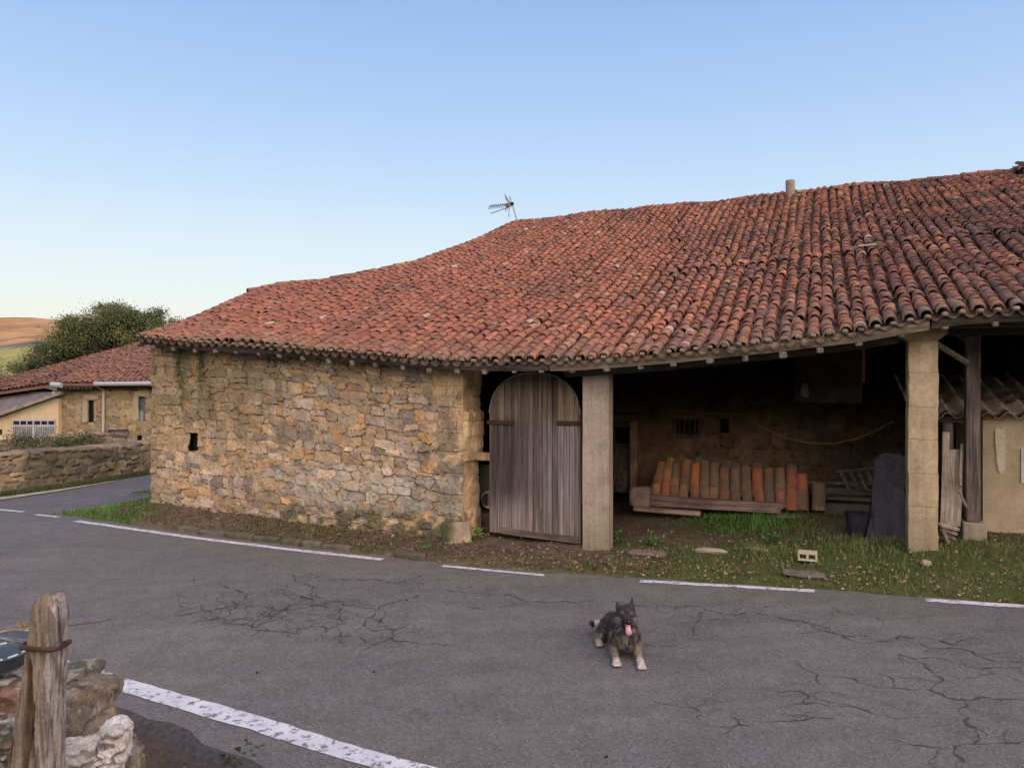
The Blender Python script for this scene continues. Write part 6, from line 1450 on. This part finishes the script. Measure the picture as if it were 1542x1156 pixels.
M_eye = newmat('dark wet eye'); M_eye[2].inputs['Base Color'].default_value = (.012, .008, .006, 1); M_eye[2].inputs['Roughness'].default_value = .08; M_eye = M_eye[0]
for sx in (-1, 1):
    bm = bmesh.new(); bmesh.ops.create_icosphere(bm, subdivisions=3, radius=.0105); V = np.array([v.co[:] for v in bm.verts])+np.array([sx*.031, -.128, .383]); Fe = np.array([[v.index for v in f_.verts] for f_ in bm.faces]); bm.free()
    np_mesh('eye', dogw(V), Fe, M_eye, parent=dog, smooth=True)
bm = bmesh.new(); bmesh.ops.create_icosphere(bm, subdivisions=3, radius=1); V = np.array([v.co[:] for v in bm.verts])*np.array([.019, .012, .014])+np.array([0, -.208, .355]); Fe = np.array([[v.index for v in f_.verts] for f_ in bm.faces]); bm.free()
np_mesh('nose', dogw(V), Fe, M_eye, parent=dog, smooth=True)

# ================================================================== FOREGROUND WALL, POST
fwv, fwf, fwc = [], [], []; off = 0
def addrock(c, sz, seed, col, planes=9, rg=.07, rot=0, lich=.5):
    global off
    V, Ff = rock(c, sz, seed, 5, planes+4, rg, rot); Nr = V-np.array(c); Nr /= np.linalg.norm(Nr, axis=1)[:, None]; ridge = 1-np.abs(vn(V*np.array([1, 1, 2.2]), 9, seed+6, 3)-.5)*2; V = V+Nr*((vn(V, 22, seed, 4)-.5)*.016+(vn(V, 70, seed+3, 3)-.5)*.008-.008*sst(ridge, .88, .97))[:, None]; n1 = vn(V, 14, seed, 4)[:, None]; n2 = vn(V, 5, seed+1, 3); n3 = vn(V, 26, seed+2, 3)
    col = np.array(col); col = col*.72+col.mean()*.14; C = col*(.42+.95*n1)*(1-.6*sst(ridge, .88, .97))[:, None]; C = blend(C, lich*sst(n2, .48, .6), (.055, .058, .042)); C = blend(C, lich*1.2*sst(n3*.6+n2*.4, .54, .60), (.27, .265, .23)); C = blend(C, .4*sst(vn(V, 7, seed+5, 2), .58, .7), (.20, .13, .07))
    fwv.append(V); fwf.append(Ff+off); fwc.append(C); off += len(V)
def fpx(x, y, Z): return px(x, y, Z)
k = 0
for layer, Z in enumerate((2.62, 2.95, 3.25)):
    xend = 184-layer*14
    z = .12; 
    while z < (.90 if layer == 0 else .70):
        hgt = rs.uniform(.13, .2); x = -3.6
        xe = (xend-CX)/F*Z-.02-rs.rand()*.04
        while x < xe:
            w_ = min(rs.uniform(.18, .36), max(.14, xe-x)); 
            if not (layer == 0 and z > .7 and False): addrock((x+w_/2, Z+rs.uniform(-.03, .03), z+hgt/2), (w_*1.12, .36, hgt*1.18), 300+k, np.array([(.17, .145, .105), (.13, .12, .095), (.20, .16, .105), (.15, .12, .085)][k % 4]), 7, .09, rs.uniform(-.15, .15)); k += 1
            x += w_
        z += hgt
# individually read stones at the end of the wall
for (x, y, Z, sz, col, ro, li) in ((108, 1014, 2.95, (.19, .30, .05), (.19, .165, .12), .1, .6), (136, 1043, 2.78, (.20, .30, .075), (.23, .185, .11), .15, .3), (112, 1085, 2.62, (.17, .22, .24), (.16, .14, .105), 0, .5), (140, 1082, 2.66, (.16, .24, .10), (.20, .155, .105), .3, .3),
        (170, 1120, 2.58, (.12, .18, .15), (.74, .71, .65), .3, .1), (117, 1142, 2.5, (.15, .2, .12), (.6, .57, .5), .1, .5), (165, 1168, 2.62, (.18, .3, .10), (.26, .22, .13), .1, .3), (12, 1062, 2.65, (.20, .24, .17), (.22, .12, .075), .1, 1.0), (15, 1120, 2.55, (.24, .24, .22), (.10, .095, .06), .2, .8), (80, 1026, 2.85, (.2, .36, .06), (.17, .15, .11), -.1, .6), (20, 1030, 2.9, (.33, .42, .06), (.12, .105, .08), 0, .7), (-60, 1025, 2.9, (.4, .45, .09), (.14, .12, .09), .1, .7)):
    addrock(fpx(x, y, Z), sz, 500+k, np.array(col), 8, .08, ro, li); k += 1
M_rock = vmat('lichened field stone', 170, 28, .5, 1.45, 1.0, .006)
fw = np_mesh('rubble_wall', np.concatenate(fwv), np.concatenate(fwf), M_rock, np.concatenate(fwc), loc=(-2.2, 2.9, .2), smooth=False)
tag(fw, 'lichen covered dry stone wall in the near left corner', 'stone wall')
f = MB(); f.box((-2.75, 2.95, .42), (2.2, .4, .6)); f.build('core_fill', M_dark, fw)
# the post
PZ = 2.25; pt = thing('wooden_post', 'weathered split wooden post leaning in front of the near stone wall', 'post', (fpx(50, 0, PZ)[0], PZ, .1))
prof = [(1156+560, -8, 78, .0), (1156, 12, 96, 0), (1060, 27, 97, 0), (968, 42, 101, 0), (925, 47, 100, 0), (908, 49, 97, 0), (900, 56, 92, 0), (897, 64, 88, 0)]
V, Ff = [], []; nn_ = 150
PR = []
for (y, xa, xb, _) in prof: PR.append((y, xa, xb))
ysm = np.concatenate([np.linspace(1716, 1160, 30), np.linspace(1155, 912, 90), np.linspace(909, 898, 9)]); 
yy = np.array([p_[0] for p_ in PR])[::-1]; xa_ = np.array([p_[1] for p_ in PR])[::-1]; xb_ = np.array([p_[2] for p_ in PR])[::-1]
for y in ysm:
    a, b_ = np.interp(y, yy, xa_), np.interp(y, yy, xb_); p0 = px((a+b_)/2, y, PZ); hw = (b_-a)/2/F*PZ*.93
    for k_ in range(nn_):
        th_ = k_*math.tau/nn_; c_, s_ = math.cos(th_), math.sin(th_); sq = 1/max(abs(c_), abs(s_))**.55
        fl_ = 1-.10*max(0, math.sin(th_*7+1.3*math.sin(y*.011)))**6-.07*max(0, math.sin(th_*11+2+.8*math.sin(y*.02)))**4
        r = hw*sq*.90*fl_; V.append((p0[0]+r*c_, PZ+.0+r*s_*.85, p0[2]+(.006*math.sin(th_*3+1)+.005*math.sin(th_*9) if y < 912 else 0)))
m_ = len(ysm)
for i in range(m_-1):
    for k_ in range(nn_): Ff.append((i*nn_+k_, i*nn_+(k_+1) % nn_, (i+1)*nn_+(k_+1) % nn_, (i+1)*nn_+k_))
V.append(tuple(np.array(V[(m_-1)*nn_:m_*nn_]).mean(0)+np.array([0, 0, .002]))); Ft = [((m_-1)*nn_+k_, (m_-1)*nn_+(k_+1) % nn_, len(V)-1) for k_ in range(nn_)]
V = np.array(V); Pq = V.copy(); Pq[:, 2] *= .055; Pq[:, 0] += V[:, 2]*.075; nA = vn(Pq, 75, 3, 4); nD = vn(Pq, 34, 9, 3); nA = np.clip(.5+(nA-.5)*1.5, 0, 1); nB = vn(V, 9, 4, 3)
V[:, 1] += (nA-.5)*-.010+.016*sst(nD, .60, .72); V[:, 0] += (nA-.5)*.004
C = np.array([.30, .21, .125])*(1-nB[:, None])+np.array([.25, .19, .14])*nB[:, None]; C = C*.72*(.50+.95*nA[:, None])*np.array([.88, .98, 1.08]); C = blend(C, .85*sst(nD, .60, .68), (.05, .035, .022)); xr = (V[:, 0]-V[:, 0].mean()); C = blend(C, .75*sst(V[:, 0]-(-1.355-.06*(1.45-V[:, 2])), -.005, .02)*sst(nA, .3, .5), (.26, .25, .25)); C = blend(C, .7*sst(nA, .62, .7), (.06, .04, .025))
M_post = vmat('split post wood', 90, 12, .72, 1.25, .7, .004)
np_mesh('shaft', V, [np.array(Ff), np.array(Ft)], M_post, C, parent=pt, smooth=True)
# iron band with bolt
c0 = px(71, 968, PZ); hw = 31/F*PZ; f = MB(); ring = [Vector((c0[0]+hw*.98*math.cos(a)*(1/max(abs(math.cos(a)), abs(math.sin(a)))**.5), PZ+hw*.84*math.sin(a)*(1/max(abs(math.cos(a)), abs(math.sin(a)))**.5), c0[2]+.002*math.sin(a*2))) for a in np.linspace(math.pi-.05, math.tau+.25, 25)]
f.tube(ring, .0075, 8); f.tube([Vector(px(96, 968, PZ-.05)), Vector(px(107, 966, PZ-.02))], [.008, .004], 8); bd = f.build('iron_band', M_rust, pt)
f = MB(); f.tube([Vector(px(86, 966, PZ-.075)), Vector(px(86, 972, PZ-.075))], .006, 8); f.build('bolt', M_iron, pt)
# rod running left from the band
f = MB(); f.tube([Vector(px(44, 964, PZ+.03)), Vector(px(-60, 956, PZ+.05))], .006, 8); f.tube([Vector(px(44, 968, PZ+.02)), Vector(px(10, 963, PZ+.03))], .005, 8); tag(f.build('metal_rod', M_iron, loc=px(20, 964, PZ)), 'thin grey metal rod running left from the iron band', 'rod')
# blue grey tub with pale dashes lying on the wall
tb = thing('plastic_basket', 'blue grey round plastic basket with pale dashed rim on the near wall', 'basket', px(10, 1005, 2.75))
M_blue = pmat('blue grey plastic', (.030, .042, .055), (.05, .066, .082), 9, .45, .2, .002, spec=.5)
def ell_(cx_, cy_, rx, rz_, Z, n=40, a0=0, a1=math.tau): return [Vector(px(cx_, cy_, Z))+Vector((rx*math.cos(a), rx*.9*math.sin(a), -rz_*math.sin(a)*0)) for a in np.linspace(a0, a1, n)]
bx, by, bZ = 0, 975, 2.72; R0 = .115
c0 = Vector(px(bx, by, bZ)); tilt = Matrix.Rotation(R(10), 3, 'X')
def cir(r, h, n=36): return [c0+tilt @ Vector((r*math.cos(a), r*math.sin(a), h)) for a in np.linspace(0, math.tau, n)]
f = MB(); vo = [[f.bm.verts.new(p) for p in cir(r, h)[:-1]] for r, h in ((R0*.80, -.055), (R0*.86, -.05), (R0*1.0, -.002), (R0*1.04, .004), (R0*.98, .004), (R0*.82, -.035), (R0*.1, -.037))]
for a, b_ in zip(vo, vo[1:]):
    for k_ in range(35): f.bm.faces.new((a[k_], a[(k_+1) % 35], b_[(k_+1) % 35], b_[k_]))
f.bm.faces.new(vo[0]); f.bm.faces.new(vo[-1]); f.build('body', M_blue, tb, smooth=True)
M_pale = pmat('pale rim dash', (.35, .40, .45), (.45, .5, .55), 9)
for rr, hh_ in ((R0*1.01, .008), (R0*.84, -.03)):
    f = MB()
    for k_ in range(16):
        a = k_*math.tau/16; f.tube([c0+tilt @ Vector((rr*math.cos(a+d_), rr*math.sin(a+d_), hh_)) for d_ in (0, .09, .18, .26)], .0032, 5)
    f.build('rim_dashes', M_pale, tb)
# dry twigs
f = MB(); a = [Vector(px(x, y, 2.9)) for x, y in ((101, 942), (120, 939), (140, 937), (160, 934), (176, 931))]; f.tube(a, [.003, .0032, .0028, .002, .0012], 5)
for k_, (x, y) in enumerate(((128, 938), (146, 936), (160, 934))): f.tube([Vector(px(x, y, 2.9)), Vector(px(x+7, y-4-(k_ % 2)*-8, 2.9))], .0012, 4)
tag(f.build('dry_twig', pmat('dry twig brown', (.07, .045, .035), (.12, .08, .06)), loc=a[0]), 'thin dry twig sticking out right of the wooden post', 'twig')
f = MB(); f.tube([Vector(px(x, y, 2.7)) for x, y in ((-5, 953), (15, 949), (32, 947), (46, 946))], .003, 5)
for k_ in range(12):
    a = rs.uniform(0, math.tau); f.tube([Vector(px(32, 945, 2.7)), Vector(px(32+9*math.cos(a), 942+8*math.sin(a), 2.7+rs.uniform(-.02, .02)))], .0022, 4)
tag(f.build('dry_twig', pmat('dry flower head', (.16, .11, .06), (.26, .18, .10)), loc=px(32, 946, 2.7)), 'dry twig with a withered flower head left of the post', 'twig')
# dark leaf and pebbles on the road
for i, (x, y, lb) in enumerate(((292, 874, 'small dark leaf on the road at the left'), (387, 1013, 'tiny dark pebble on the road below the cracks'), (563, 1012, 'dark crumb on the road in its middle'), (612, 904, 'small dark leaf lying by the left cracks'), (913, 1140, 'dark round pebble on the near road'))):
    q_ = onroad(x, y); Vk, Fk = rock(q_+np.array([0, 0, .005]), (.02 if i != 4 else .022, .02, .012), 700+i, 2, 5, .1); tag(np_mesh('pebble', Vk, Fk, M_dark, loc=q_), lb, 'pebble')
